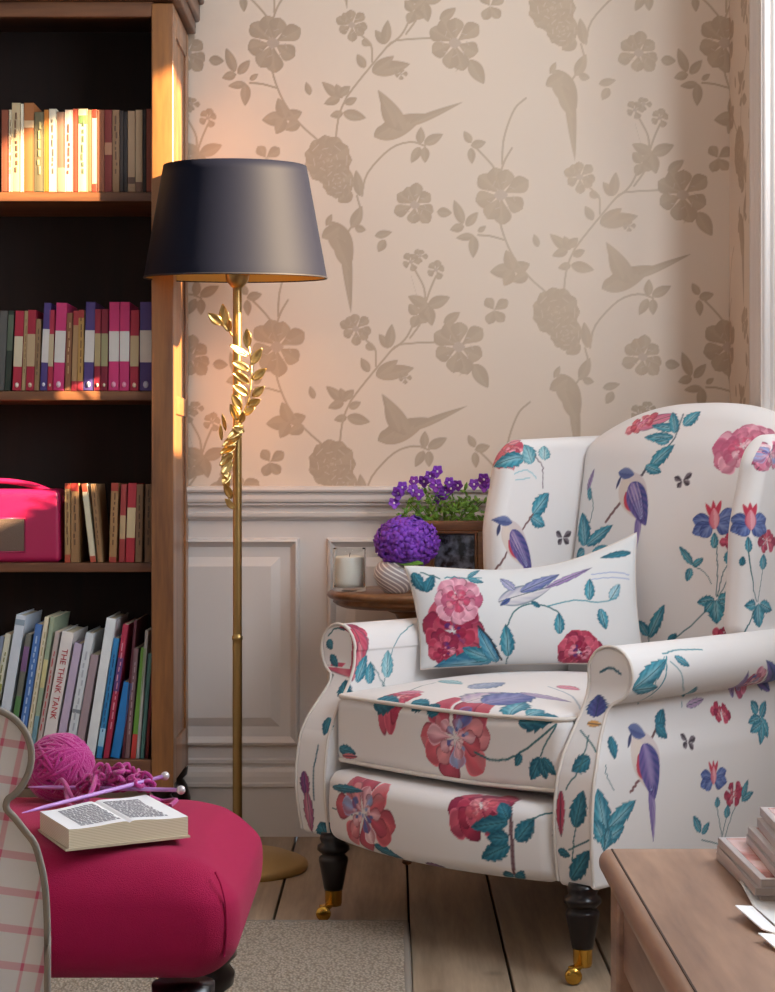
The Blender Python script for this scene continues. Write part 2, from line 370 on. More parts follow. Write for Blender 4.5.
# ------------------------------------------------------------------ room
YW = 4.306; XR = .80; XB = 1.16; YE = 3.83; CEIL = 2.6
fl = []
bx = [-2.13, -1.93, -1.73, -1.49, -1.28, -1.07, -.85, -.66, -.44, -.235, .027, .198, .372, .56, .76, .95, 1.2]
bo = []
for a, b_ in zip(bx[:-1], bx[1:]):
    for y0, y1 in ((-1.2, 1.1+.7*((a*7) % 1)), (1.1+.7*((a*7) % 1), YW+.02)):
        bo.append(box(((a+b_)/2, (y0+y1)/2, -.011), (b_-a-.005, y1-y0-.003, .022), .0025))
V, F = join(*bo); V2, F2 = box((-.46, 1.55, -.035), (3.4, 5.6, .02), .001)
o = build('floor', np.concatenate([V, V2]), np.concatenate([F, F2+len(V)]), [M['floor'], M['gap']])
mi = np.zeros(len(o.data.polygons), dtype=np.int32); mi[-len(F2):] = 1; o.data.polygons.foreach_set('material_index', mi); struct(o)
struct(build('ceiling', *box((-.3, 1.6, CEIL+.03), (3.7, 5.8, .06), .002), M['ceiling']))
struct(build('wall_left', *box((-2.03, 1.6, CEIL/2), (.06, 5.8, CEIL), .002), M['trim']))

# wallpaper motifs in one repeat, given in photo pixels on the back wall and turned into metres there
def WP(px, py): return np.array([(px-CX)*YW/FOC, CH-(py-HY)*YW/FOC])
SC = YW/FOC
def wallpaper(pr, mapf, n, boxm):
    ink = [lin('#bda994'), lin('#b4a08b')]
    A = np.array([4*SC, -304*SC]); B = np.array([228*SC, -152*SC])
    leaves = [((285,118),(262,120),13),((285,118),(302,112),11),((285,118),(278,98),11),((285,118),(276,134),11),((300,122),(285,130),10),
      ((235,72),(226,48),9),((238,74),(250,60),8),((236,74),(222,78),8),((246,84),(228,86),7),((246,84),(245,106),9),((250,80),(258,74),5),
      ((340,98),(322,82),9),((342,98),(336,84),8),((340,98),(324,104),8),((345,104),(357,98),7),((343,113),(366,118),10),((343,113),(330,116),7),((340,95),(350,86),8),
      ((372,72),(410,64),13),((372,72),(394,56),10),((385,44),(375,30),8),((385,44),(388,20),9),((365,68),(357,54),8),((362,40),(370,46),7),
      ((437,212),(452,213),9),((455,72),(478,50),1),((470,60),(484,84),13),((360,196),(356,170),9),((350,190),(346,166),10),((352,192),(338,202),12),((352,228),(362,206),10),((355,228),(366,230),7),
      ((420,144),(421,127),8),((424,144),(443,134),9),((420,147),(411,163),8),((425,147),(425,163),8),
      ((417,297),(411,275),0.1),((428,306),(408,296),10),((428,306),(450,297),11),((428,306),(432,326),10),((428,306),(418,314),8),((247,295),(240,283),7),((247,298),(262,294),8),((247,300),(248,316),7),
      ((413,11),(405,0),9),((413,12),(424,18),9),((413,12),(408,24),9),((310,95),(306,82),6),((300,250),(290,262),0.1),((440,20),(456,8),9),((385,240),(378,252),8),((375,236),(392,232),7)]
    stems = [[(284,-4),(277,8),(272,22)],[(271,66),(276,84),(285,104),(300,124),(320,142)],[(277,88),(262,84),(250,83)],[(336,138),(338,120),(345,100),(358,82),(376,60),(388,46),(398,40),(436,38)],
      [(388,46),(402,34),(413,12)],[(372,62),(371,45),(362,36)],[(362,196),(366,176),(380,158),(395,146),(412,142),(425,146)],[(357,196),(360,212),(352,226),(342,240)],[(425,305),(424,288),(415,270)],[(425,305),(430,290),(436,276)],
      [(428,308),(420,324),(410,338)],[(302,250),(290,262),(280,290),(278,316)],[(250,298),(262,310),(272,322)]]
    fl5 = [(273,43,27),(455,43,26),(415,205,20),(352,25,15),(401,74,6),(411,262,9),(436,270,9),(420,256,7)]
    peo = [(328,160,24),(338,182,16)]
    def T(p, off): q = WP(*p)+off; return mapf(q)
    for i in range(-5, 5):
        for j in range(-3, 4):
            off = i*A+j*B; c = WP(340, 160)+off
            if not (boxm[0]-.32 < c[0] < boxm[1]+.32 and boxm[2]-.4 < c[1] < boxm[3]+.4): continue
            for p, q, w in leaves: pr.petal(T(p, off), T(q, off), w*SC*1.15, ink, n, shape=.8)
            for st in stems:
                sp = spline(st, 14)
                for k in range(13): pr.seg(T(sp[k], off), T(sp[k+1], off), n, 2.0*SC, ink[0])
            for x, y, R in fl5:
                m = 8 if R > 12 else 5
                for k in range(m):
                    a = 2*PI*k/m+x+.25*math.sin(k*5+x); rr_ = R*(1+.10*math.sin(k*3.7+y)); pr.petal(T((x, y), off), T((x+rr_*math.cos(a)*1.06, y+rr_*math.sin(a)*1.04), off), R*SC*(.66 if m > 5 else .85), ink, n, shape=2.1)
                pr.petal(T((x-R*.25, y), off), T((x+R*.25, y), off), R*SC*.4, [lin('#c0ad9d')]*2, n)
                for k in range(m if R > 12 else 0):
                    a = 2*PI*(k+.5)/m+x; b1 = a+.3
                    pr.seg(T((x+R*.45*math.cos(a), y+R*.45*math.sin(a)), off), T((x+R*.55*math.cos(b1), y+R*.55*math.sin(b1)), off), n, .8*SC, lin('#c4b2a2'))
            for x, y, R in peo:
                for k in range(11):
                    a = 2*PI*k/11; pr.petal(T((x, y), off), T((x+R*math.cos(a), y+R*1.05*math.sin(a)), off), R*SC*.8, ink, n, shape=1.8)
                for k in range(14):
                    a = 2.4*k; rr = R*(.15+.05*k); pr.seg(T((x+rr*math.cos(a), y+rr*math.sin(a)), off), T((x+rr*math.cos(a+.5), y+rr*math.sin(a+.5)), off), n, .9*SC, lin('#c8b6a6'))
            # flying bird: body, wing, tail
            pr.petal(T((376,137), off), T((425,114), off), 21*SC, ink, n, shape=.75); pr.petal(T((374,137), off), T((392,126), off), 13*SC, ink, n)
            pr.petal(T((403,130), off), T((378,90), off), 17*SC, ink, n, shape=.6); pr.petal(T((395,128), off), T((381,98), off), 14*SC, ink, n, shape=.7)
            pr.petal(T((410,124), off), T((463,102), off), 8*SC, ink, n, shape=.5)
            # perched bird with long tail, crested head
            pr.petal(T((331,222), off), T((352,262), off), 23*SC, ink, n, shape=.8); pr.petal(T((322,238), off), T((340,226), off), 13*SC, ink, n)
            pr.petal(T((345,240), off), T((351,313), off), 11*SC, ink, n, shape=.5); pr.petal(T((326,226), off), T((332,214), off), 6*SC, ink, n)
            pr.petal(T((337,238), off), T((350,270), off), 16*SC, ink, n)
            # butterfly
            for a in ((270,462,262,450),(270,462,284,452),(270,462,264,476),(270,462,280,474)): pr.petal(T(a[:2], off), T(a[2:], off), 11*SC, ink, n, shape=1.5)
def wallgrid(us, zs, f):
    U, Z = np.meshgrid(us, zs, indexing='ij'); V = f(U.ravel(), Z.ravel()); nz = len(zs); I = np.arange(len(us)*nz).reshape(len(us), nz)
    return V, np.stack([I[:-1, :-1], I[1:, :-1], I[1:, 1:], I[:-1, 1:]], -1).reshape(-1, 4)
def inkattr(o, ink):
    a = o.data.attributes.new('Ink', 'FLOAT', 'POINT'); z = np.zeros(len(o.data.vertices), dtype=np.float32); z[:len(ink)] = ink; a.data.foreach_set('value', z)
GROUND = '#dccbba'
zs = np.linspace(.80, CEIL, 740)
V, F = wallgrid(np.linspace(-.56, XR, 600), zs, lambda u, z: np.stack([u, u*0+YW, z], -1))
pr = Print(V, F, GROUND, soft=.0013); pr.N[:] = (0, -1, 0)
wallpaper(pr, lambda q: np.array([q[0], YW, q[1]]), np.array([0, -1., 0]), (-.56, XR, .8, CEIL))
# rest of the back wall: solid slab behind with the same paper, plus plain remainder
bxs = [box(((-2.06+1.2)/2-.0, YW+.062, CEIL/2), (3.3, .12, CEIL), .001), box(((-2.0-.56)/2, YW+.001, CEIL/2), (1.44, .004, CEIL), .001)]
V2, F2 = join(*bxs); Va, Fa = np.concatenate([V, V2]), np.concatenate([F, F2+len(V)])
o = build('wall_back', Va, Fa, M['wallpaper'], col=np.concatenate([pr.C, np.tile(lin(GROUND), (len(V2), 1))])); inkattr(o, pr.ink); struct(o)
# right wall: a short papered return beside the bay
V, F = wallgrid(np.linspace(YE+.16, YW, 130), zs, lambda u, z: np.stack([u*0+XR, u, z], -1))
pr = Print(V, F, GROUND, soft=.0013); pr.N[:] = (-1, 0, 0)
wallpaper(pr, lambda q: np.array([XR, YW-(q[0]-XR), q[1]]), np.array([-1., 0, 0]), (XR, XR+.35, .8, CEIL))
bxs = [box((XR+.18, (YE+YW+.12)/2, CEIL/2), (.358, YW-YE+.12, CEIL), .001)]
V2, F2 = join(*bxs)
o = build('wall_right', np.concatenate([V, V2]), np.concatenate([F[:, ::-1], F2+len(V)]), M['wallpaper'], col=np.concatenate([pr.C, np.tile(lin(GROUND), (len(V2), 1))])); inkattr(o, pr.ink); struct(o)
# reeded casing on the bay's corner
pts = []
yy = np.linspace(YE-.012, YE+.155, 71)
ribs = XR-.012-.007*np.abs(np.sin((yy-YE+.012)/.167*PI*6))*((yy > YE+.01) & (yy < YE+.135))-.004*(yy > YE+.14)
xf = np.linspace(XR+.10, XR-.026, 61); yfr = YE-.026-.006*np.abs(np.sin((xf-XR+.026)/.126*PI*7))*(xf > XR-.022)
out = list(zip(yfr, xf))+[(YE-.014, XR-.026), (YE-.012, XR-.014)]+[(y, x) for y, x in zip(yy, ribs)]+[(YE+.155, XR+.002), (YE-.002, XR+.002), (YE-.002, XR+.10)]
V, F = prism(out, 0, CEIL, 'z'); V = V[:, [1, 0, 2]]
struct(fixn(build('trim_1', V, F, M['trim'], smooth=False)))
# outer bay wall with two windows
def wallwin(name, x, y0, y1, holes, mat):
    bs = []; ys = y0
    for (a, b_, z0, z1) in holes:
        bs.append(box((x+.06, (ys+a)/2, CEIL/2), (.12, a-ys, CEIL), .001)); bs.append(box((x+.06, (a+b_)/2, z0/2), (.12, b_-a, z0), .001)); bs.append(box((x+.06, (a+b_)/2, (z1+CEIL)/2), (.12, b_-a, CEIL-z1), .001)); ys = b_
    bs.append(box((x+.06, (ys+y1)/2, CEIL/2), (.12, y1-ys, CEIL), .001)); return build(name, *join(*bs), mat)
struct(wallwin('wall_bay', XB, -3.2, YE+.0, [(1.45, 2.6, 1.18, 2.2), (2.9, 3.62, 1.56, 2.52)], M['trim']))
for i, (a, b_, z0, z1) in enumerate([(1.45, 2.6, 1.18, 2.2), (2.9, 3.62, 1.56, 2.52)]):
    fr = [box((XB+.05, (a+b_)/2, z0+.02), (.06, b_-a, .04)), box((XB+.05, (a+b_)/2, z1-.02), (.06, b_-a, .04)), box((XB+.05, a+.02, (z0+z1)/2), (.06, .04, z1-z0)), box((XB+.05, b_-.012, (z0+z1)/2), (.06, .024, z1-z0))]
    struct(build('window_%d' % (i+1), *join(*fr), M['trim']))

bl_ = thing('sun_blocking_blind', 'added unseen blind blocking the sun in the side window nearest the camera', 'blind', (XB+.03, 2.025, 1.18))  # unseen blind, added to keep direct sun out of this opening
build('blocker_cloth', *box((0, 0, .50), (.004, 1.13, 1.0), .001), M['trim'], bl_); build('blocker_bar', *box((0, 0, .015), (.012, 1.13, .02), .003), M['trim'], bl_)
# wainscot on the back wall
WF = YW-.004
def hmould(name, prof, z, x0=-.52, x1=XR):
    V, F = prism([(YW+.003, z)]+[(YW-d, z+h) for d, h in prof]+[(YW+.003, z+prof[-1][1])], x0, x1, 'x'); return fixn(build(name, V, F, M['trim'], smooth=False))
def arc(d0, h0, d1, h1, n=5, bulge=1):   # quarter round between two profile points
    return [((d0+(d1-d0)*math.sin(t)) if bulge > 0 else (d0+(d1-d0)*(1-math.cos(t))), (h0+(h1-h0)*(1-math.cos(t))) if bulge > 0 else (h0+(h1-h0)*math.sin(t))) for t in np.linspace(0, PI/2, n)]
rail = [(.004, 0), (.012, 0.002)]+arc(.012, .004, .02, .014)+[(.02, .018), (.014, .02)]+arc(.014, .022, .026, .036, bulge=-1)+[(.026, .042), (.032, .044), (.034, .050), (.034, .060), (.028, .062), (.028, .066), (.038, .068), (.040, .073), (.038, .079), (.004, .082)]
struct(hmould('trim_2', rail, .754))
base = [(.018, 0), (.018, .118), (.024, .120), (.024, .128)]+arc(.022, .130, .008, .165, bulge=-1)+[(.008, .172), (.013, .174), (.013, .182), (.004, .186)]
struct(hmould('baseboard_back', base, 0))
bs = [box(((XR-.52)/2, YW-.002, .46), (XR+.52, .004, .64), .0005)]
def panel(x0, x1, z0, z1):
    out = []
    fw = .022; t = [(YW-.004, 0), (YW-.016, .004), (YW-.018, .009), (YW-.010, .016), (YW-.006, .020), (YW-.004, .022)]
    # mitred bolection frame swept round the rectangle
    V = []; 
    for cx, cz, sx, sz in ((x0, z0, 1, 1), (x1, z0, -1, 1), (x1, z1, -1, -1), (x0, z1, 1, -1)):
        for y, d in t: V.append((cx+sx*d, y, cz+sz*d))
    m = len(t); F = [[k*m+i, k*m+i+1, ((k+1) % 4)*m+i+1, ((k+1) % 4)*m+i] for k in range(4) for i in range(m-1)]; out.append((np.array(V), F))
    V = []; t2 = [(YW-.003, .045), (YW-.004, .046), (YW-.013, .066), (YW-.014, .068)]
    for cx, cz, sx, sz in ((x0, z0, 1, 1), (x1, z0, -1, 1), (x1, z1, -1, -1), (x0, z1, 1, -1)):
        for y, d in t2: V.append((cx+sx*d, y, cz+sz*d))
    m = 4; F = [[k*m+i, k*m+i+1, ((k+1) % 4)*m+i+1, ((k+1) % 4)*m+i] for k in range(4) for i in range(3)]+[[k*m+3 for k in range(4)]]; out.append((np.array(V), F))
    return out
for x0, x1 in ((-.66, -.228), (-.163, .27), (.335, .74)): bs += panel(x0, x1, .215, .712)
struct(fixn(build('trim_3', *join(*bs), M['trim'], smooth=False)))
struct(build('baseboard_right', *box((XR-.008, (YE+.17+YW)/2, .09), (.016, YW-YE-.19, .18), .003), M['trim']))

# rug
rg = thing('rug', 'pale grey woven rug on the floorboards before the armchair', 'rug', (-.83, 2.45, 0))
xs = np.linspace(-.83, .855, 150); V, F = rbox((.8425, .965, .007), .006, step=.03)
V = V+np.array([.0125, 0, .008]); V[:, 2] += .0012*noise(V, 60, 4)*(V[:, 2] > .008)
build('woven_field', V, F, M['rug'], rg)
rg.location = (-.83, 2.45, 0)
P = [(-.825, .96, .008), (.85, .96, .008), (.85, -.96, .008), (-.825, -.96, .008)]
build('bound_edge', *tube(np.concatenate([np.linspace(P[i], P[(i+1) % 4], 12)[:-1] for i in range(4)]), .0085, 8, True), plain('rug_edge_tape', '#857b70', .9, bump=.3), rg)

# ------------------------------------------------------------------ bookcase
bc = thing('bookcase', 'tall brown wooden bookcase with open shelves against the papered wall', 'bookcase', (-1.05, 4.15, 0))
def W(o, VF): return local(o, VF[0]), VF[1]
X1 = -.493; X0 = -1.62; YF = 4.0; YBK = 4.296
side = join(box((X1-.011, (YF+.02+YBK)/2, 1.04), (.012, YBK-YF-.03, 1.74), .002),
            box((X1-.012, 4.035, 1.04), (.024, .05, 1.74), .002), box((X1-.012, YBK-.025, 1.04), (.024, .05, 1.74), .002),
            box((X1-.012, 4.16, 1.02), (.024, .20, .042), .002), box((X1-.012, 4.16, 1.88), (.024, .20, .06), .002), box((X1-.012, 4.16, .22), (.024, .20, .09), .002))
build('side_panel', *W(bc, side), M['case'], bc)
build('side_panel', *W(bc, box((X0+.012, 4.15, 1.04), (.024, .29, 1.74), .002)), M['case'], bc)
build('front_stile', *W(bc, join(box(((X1-.047-.001+X1)/2, YF+.011, 1.035), (.049, .022, 1.75), .003)  )), M['case'], bc)
build('front_stile', *W(bc, box((X0+.024, YF+.011, 1.035), (.048, .022, 1.75), .003)), M['case'], bc)
build('top_rail', *W(bc, box(((X0+X1)/2, YF+.012, 1.897), (X1-X0-.09, .02, .034), .002)), M['case_h'], bc)
cor = [(X0, 4.296), (X1-.001, 4.296)]
co = join(box(((X0+X1)/2, 4.15, 1.93), (X1-X0+.03, .32, .03), .004), box(((X0+X1)/2, 4.145, 1.965), (X1-X0+.05, .34, .045), .008), box(((X0+X1)/2, 4.14, 2.0), (X1-X0+.07, .35, .03), .006))
co = (co[0]+np.array([.002, -.002, 0]), co[1]); co[0][:, 1] = np.minimum(co[0][:, 1], 4.3); build('cornice', *W(bc, co), M['case_h'], bc)
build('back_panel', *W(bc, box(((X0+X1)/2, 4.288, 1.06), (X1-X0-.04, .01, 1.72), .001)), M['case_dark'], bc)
SH = dict(top=1.497, second=1.05, third=.664, low=.224)
for z in SH.values(): build('shelf', *W(bc, box(((X0+X1)/2-.001, 4.1635, z-.0105), (X1-X0-.05, .237, .021), .002)), M['case_h'], bc)
build('plinth', *W(bc, box(((X0+X1)/2, YF+.014, .195), (X1-X0-.096, .02, .065), .003)), M['case_h'], bc)
foot = [(.012, 0), (.024, .004), (.026, .02), (.020, .035), (.024, .045), (.036, .07), (.038, .10), (.03, .13), (.02, .145), (.03, .155), (.032, .172)]
for x, y in ((X1-.03, 4.04), (X1-.028, 4.255), (X0+.04, 4.04), (X0+.04, 4.25)): build('bun_foot', *W(bc, lathe(foot, 24, (x, y, 0))), M['ebony'], bc)

# ------------------------------------------------------------------ books
NAMES = []
def book(x0, x1, zb, H, depth, spine, lean=0, hard=False, bands=None, mark=None, label='', group='', ytext=None, front=4.045, vis=True, kind='paperback_book'):
    """x0..x1 = spine width in metres at the base, lean in radians (top to +x)"""
    w = x1-x0; o = thing(kind, label, 'book', ((x0+x1)/2, front, zb), 0, group); o.rotation_euler = (0, lean, 0)
    t = .0022 if hard else .001; ov = .003 if hard else 0
    w = w*.97
    cov = join(box((0, .003, H/2), (w, .005, H), min(.002, w*.3)), box((-w/2+t/2, depth/2, H/2), (t, depth, H), .0004), box((w/2-t/2, depth/2, H/2), (t, depth, H), .0004))
    build('cover', *cov, colmat(spine, .45 if hard else .6), o)
    build('pages', *box((0, depth/2+.001-ov/2, H/2), (w-2*t, depth-.004-ov, H-.002-2*ov), .0003), M['pages'], o)
    for (a, b_, c) in (bands or []): build('spine_band', *box((0, .0003, (a+b_)/2*H), (w*1.005, .0012, (b_-a)*H), .0004), colmat(c), o)
    if mark:
        kk, c = mark
        if kk == 'oval':
            th = np.arange(12)*2*PI/12; V, F = prism([(w*.22*math.cos(a), .07*H+w*.3*math.sin(a)) for a in th], -.0012, .0004, 'y'); build('spine_emblem', V, F, colmat(c), o)
        elif kk == 'lines':
            parts = []; g = random.Random(int(x0*1e5)); z = .22*H
            while z < .86*H:
                L = g.uniform(.006, .02); parts.append(box((g.uniform(-.1, .1)*w, 0, z+L/2), (w*.2, .001, L), .0003)); z += L+g.uniform(.002, .008)
            build('spine_lettering', *join(*parts), colmat(c), o)
    return o
K1 = 4.03/FOC
def X(px): return (px-CX)*K1
def row(items, shelf_z, shelf_name, group):
    """items: (px_left, px_right, top_py, colour name, hex, bands, mark, lean, hard)"""
    for k, it in enumerate(items):
        l_, r_, top, cn, hx, bands, mark, lean, hard = it
        L = items[k-1][3] if k else None; R = items[k+1][3] if k+1 < len(items) else None
        kind = 'hardback' if hard else 'paperback'
        if L and R: pos = 'between %s and %s' % (L, R)
        elif R: pos = 'leftmost beside %s' % R
        else: pos = 'last on the right beside %s' % L
        lab = '%s book, %s, %s' % (cn, shelf_name, pos)
        words = lab.split(' ')
        NAMES.append((len(words), lab))
        zt = CH-(top-HY)*K1; H = (zt-shelf_z)/math.cos(lean)
        book(X(l_), X(r_), shelf_z+.0005+abs(math.sin(lean))*(X(r_)-X(l_))*.5, H-.001, .13 if H < .22 else .2, hx, lean, hard, bands, mark, lab, group, kind='hardback_book' if hard else 'paperback_book')
def z1(v): return v/3.875
PEN = lambda c, w: [(.33, .68, w)]
r1 = [(0, 27, 108, 'rust red', '#8a4a33', None, None), (29, 40, 108, 'pale cream', '#cbbfa2', None, ('lines', '#8a6a4a')), (40, 74, 101, 'tall beige', '#bfa985', None, ('lines', '#7a5a40')), (75, 86, 102, 'thin ivory', '#e3d9c2', None, None), (87, 126, 101, 'tall orange brown', '#a8683a', [(.72, .8, '#d8b48a')], None),
 (128, 165, 110, 'drab olive', '#6f6549', None, ('lines', '#b5a878')), (166, 184, 108, 'mustard orange', '#c47a30', None, None), (185, 214, 107, 'off white', '#d9cdb6', None, ('lines', '#9a8a70')), (216, 246, 110, 'grey brown', '#8c6a58', [(.0, .3, '#b08a70')], None), (247, 277, 108, 'pinkish cream', '#dcc3ae', None, ('lines', '#a05a4a')),
 (278, 298, 107, 'brick red', '#a3452f', None, None), (299, 334, 107, 'green flecked cream', '#cfc39c', [(.82, .92, '#6d8a4f')], ('lines', '#7d8a5f')), (335, 352, 108, 'thin tan', '#9a7650', None, None), (353, 371, 108, 'red edged cream', '#d0b69a', [(0, .1, '#a83a2a'), (.9, 1, '#a83a2a')], None),
 (374, 400, 108, 'dull sienna', '#8a5238', None, None), (401, 430, 108, 'maroon', '#7a2e2a', [(.45, .6, '#a8765a')], None), (431, 459, 108, 'sandy tan', '#927052', None, ('lines', '#5a4030')), (460, 474, 109, 'charcoal', '#3d3330', None, None), (475, 490, 110, 'thin black', '#2a2424', None, None),
 (491, 520, 109, 'mid beige', '#a08468', [(.1, .18, '#5c4236')], None), (521, 548, 108, 'light fawn', '#b0977a', [(.0, .12, '#6a4a3a')], None), (549, 562, 108, 'near black', '#1f1614', None, None), (563, 588, 107, 'russet', '#7c3a28', None, None)]
row([(z1(a), z1(b_), t, 'faded '+n if i % 5 == 7 else n, h, bd, mk, 0, False) for i, (a, b_, t, n, h, bd, mk) in enumerate(r1)], SH['top'], 'top shelf', 'paperbacks on the top shelf')
P_, U_, R_, T_, Wt = '#c2336e', '#4b3a78', '#a8243c', '#a98c66', '#cfcac6'
r2 = [(-20, 10, 310, 'slate grey', '#565553', None, None, .05), (12, 34, 310, 'dark green', '#26332a', [(.5, .95, '#55604f')], None, .05), (42, 76, 310, 'crimson and cream', R_, [(.3, .68, '#c9bda2')], ('oval', '#e6ddd0'), .04), (78, 92, 310, 'slim tan', T_, None, ('lines', '#7c5f42'), .04),
 (94, 126, 309, 'ochre labelled ruby', '#9c1f36', [(.3, .7, '#b39a78')], ('oval', '#d8c4a8'), .03), (127, 146, 318, 'short brownish', '#8e6f4f', None, ('lines', '#5f4632'), .03), (149, 176, 302, 'violet and white', U_, [(.32, .70, Wt)], ('oval', '#d9d6e2'), .05), (178, 198, 309, 'scarlet and buff', '#a52840', [(.3, .7, '#b8a688')], ('oval', '#d8c4a8'), .03),
 (200, 242, 302, 'broad pink', P_, [(.32, .68, Wt)], ('oval', '#e8c4d4'), .04), (246, 268, 312, 'worn umber', '#87583c', None, ('lines', '#c09a70'), .03), (271, 292, 310, 'red topped tan', '#a5825c', [(.82, 1, '#9c3038'), (0, .12, '#a02838')], None, .03), (294, 316, 309, 'gold toned', '#b08a4e', [(.9, 1, '#98302f'), (0, .12, '#a02838')], ('lines', '#6f5030'), .02),
 (318, 356, 301, 'deep purple', U_, [(.32, .68, Wt)], ('oval', '#b9b6cc'), .03), (360, 384, 308, 'burgundy and khaki', '#851830', [(.3, .7, '#a8946c')], ('oval', '#d8c4a8'), .01), (386, 412, 308, 'wine and olive', '#7d1a30', [(.3, .7, '#97916c')], ('oval', '#d8c4a8'), .01),
 (416, 456, 301, 'left bright pink', P_, [(.33, .67, Wt)], ('oval', '#e29ab8'), .01), (458, 496, 301, 'right bright pink', '#bb2f68', [(.33, .67, Wt)], ('oval', '#e29ab8'), .01), (499, 533, 309, 'carmine and tan', '#9a2036', [(.3, .68, '#b09a78')], ('oval', '#d8c4a8'), .01), (537, 585, 301, 'thick purple', U_, [(.32, .68, Wt)], ('oval', '#c9c6dc'), .005)]
row([(z1(a), z1(b_), t, n, h, bd, mk, ln, False) for (a, b_, t, n, h, bd, mk, ln) in r2], SH['second'], 'second shelf', 'banded paperbacks on the second shelf')
r3 = [(246, 268, 483, 'tan red ended', '#a88458', [(.93, 1, '#a8442e'), (0, .1, '#a8442e')], ('lines', '#6c4c30'), 0), (270, 300, 483, 'brown red topped', '#96704a', [(.9, 1, '#a8342e')], ('lines', '#5f4228'), 0), (346, 368, 484, 'slanting ivory', '#cfc4a8', [(.9, 1, '#b04a34'), (0, .08, '#b04a34')], None, -.115), (374, 394, 484, 'slanting tan', '#94704c', None, ('lines', '#5f4228'), -.09),
 (418, 446, 483, 'red capped ochre', '#a27a50', [(.9, 1, '#a03a2e'), (0, .07, '#a03a2e')], ('lines', '#654528'), .03), (456, 478, 484, 'coral banded', '#9c3a38', [(.3, .6, '#b89a74')], None, .03), (482, 516, 483, 'bold scarlet', '#a82a36', [(.31, .69, '#c2ad88')], None, .035), (520, 546, 484, 'taupe', '#82644a', None, ('lines', '#54402c'), .02), (556, 586, 484, 'dusky brown', '#74573f', None, ('lines', '#4a3626'), .01)]
row([(z1(a), z1(b_), t, n, h, bd, mk, ln, False) for (a, b_, t, n, h, bd, mk, ln) in r3], SH['third'], 'third shelf', 'paperbacks on the third shelf')
# bottom shelf: (top-left zoom x, top-right zoom x, top zoom y, ...)
r4 = [(0, 16, 165, 'steel grey', '#7f8aa0', None, None), (20, 44, 155, 'olive and white', '#c9c7b4', [(.3, .6, '#8c8c45')], ('lines', '#77783a')), (62, 108, 84, 'tall bluish white', '#c9d0da', [(.93, .97, '#8fa0b0')], None), (100, 122, 156, 'mossy purple', '#6a6a60', [(.2, .5, '#4f7a48'), (.7, .9, '#7a5a86')], None), (136, 164, 118, 'cornflower blue', '#4a72b0', None, ('lines', '#a9c0de')),
 (172, 192, 90, 'ivory', '#d6cdb4', None, ('lines', '#a8996a')), (195, 212, 90, 'sage patterned', '#98a58c', [(.1, .3, '#6f94a0'), (.5, .7, '#c9c08c')], None), (214, 232, 146, 'red lettered grey', '#b9a8a2', None, ('lines', '#b5202c')), (240, 284, 150, 'red titled white', '#ddd6d2', None, None), (288, 318, 193, 'lilac', '#b7a7bf', None, None),
 (332, 364, 153, 'silver white', '#cdd1d6', [(.36, .39, '#7a7f88')], ('lines', '#a9aeb8')), (352, 382, 237, 'mauve grey', '#9e8a90', None, None), (412, 452, 96, 'tallest white', '#dfe2e4', None, ('lines', '#b5babd')), (440, 466, 172, 'azure blue', '#2f7fb5', [(.1, .25, '#9cc4dc')], ('lines', '#174a78')), (476, 498, 118, 'raspberry and purple', '#a82a48', [(.5, .75, '#5a3a78')], ('lines', '#e0a0b0')),
 (478, 500, 344, 'short bright blue', '#1f74b8', None, None), (520, 532, 100, 'thin maroon', '#5c2430', None, None), (518, 544, 210, 'plum brown', '#7a5a5e', None, ('lines', '#b09aa0')), (546, 560, 208, 'lime green', '#6a9a3c', [(0, .22, '#c23a34')], None), (562, 575, 140, 'narrow white', '#bcbcbc', None, None), (574, 588, 230, 'sea green', '#5a8a86', None, None), (590, 604, 236, 'dark crimson', '#6a1f24', None, None)]
zb = SH['low']; items = []
bx_cur = None
bl = [None]*len(r4)
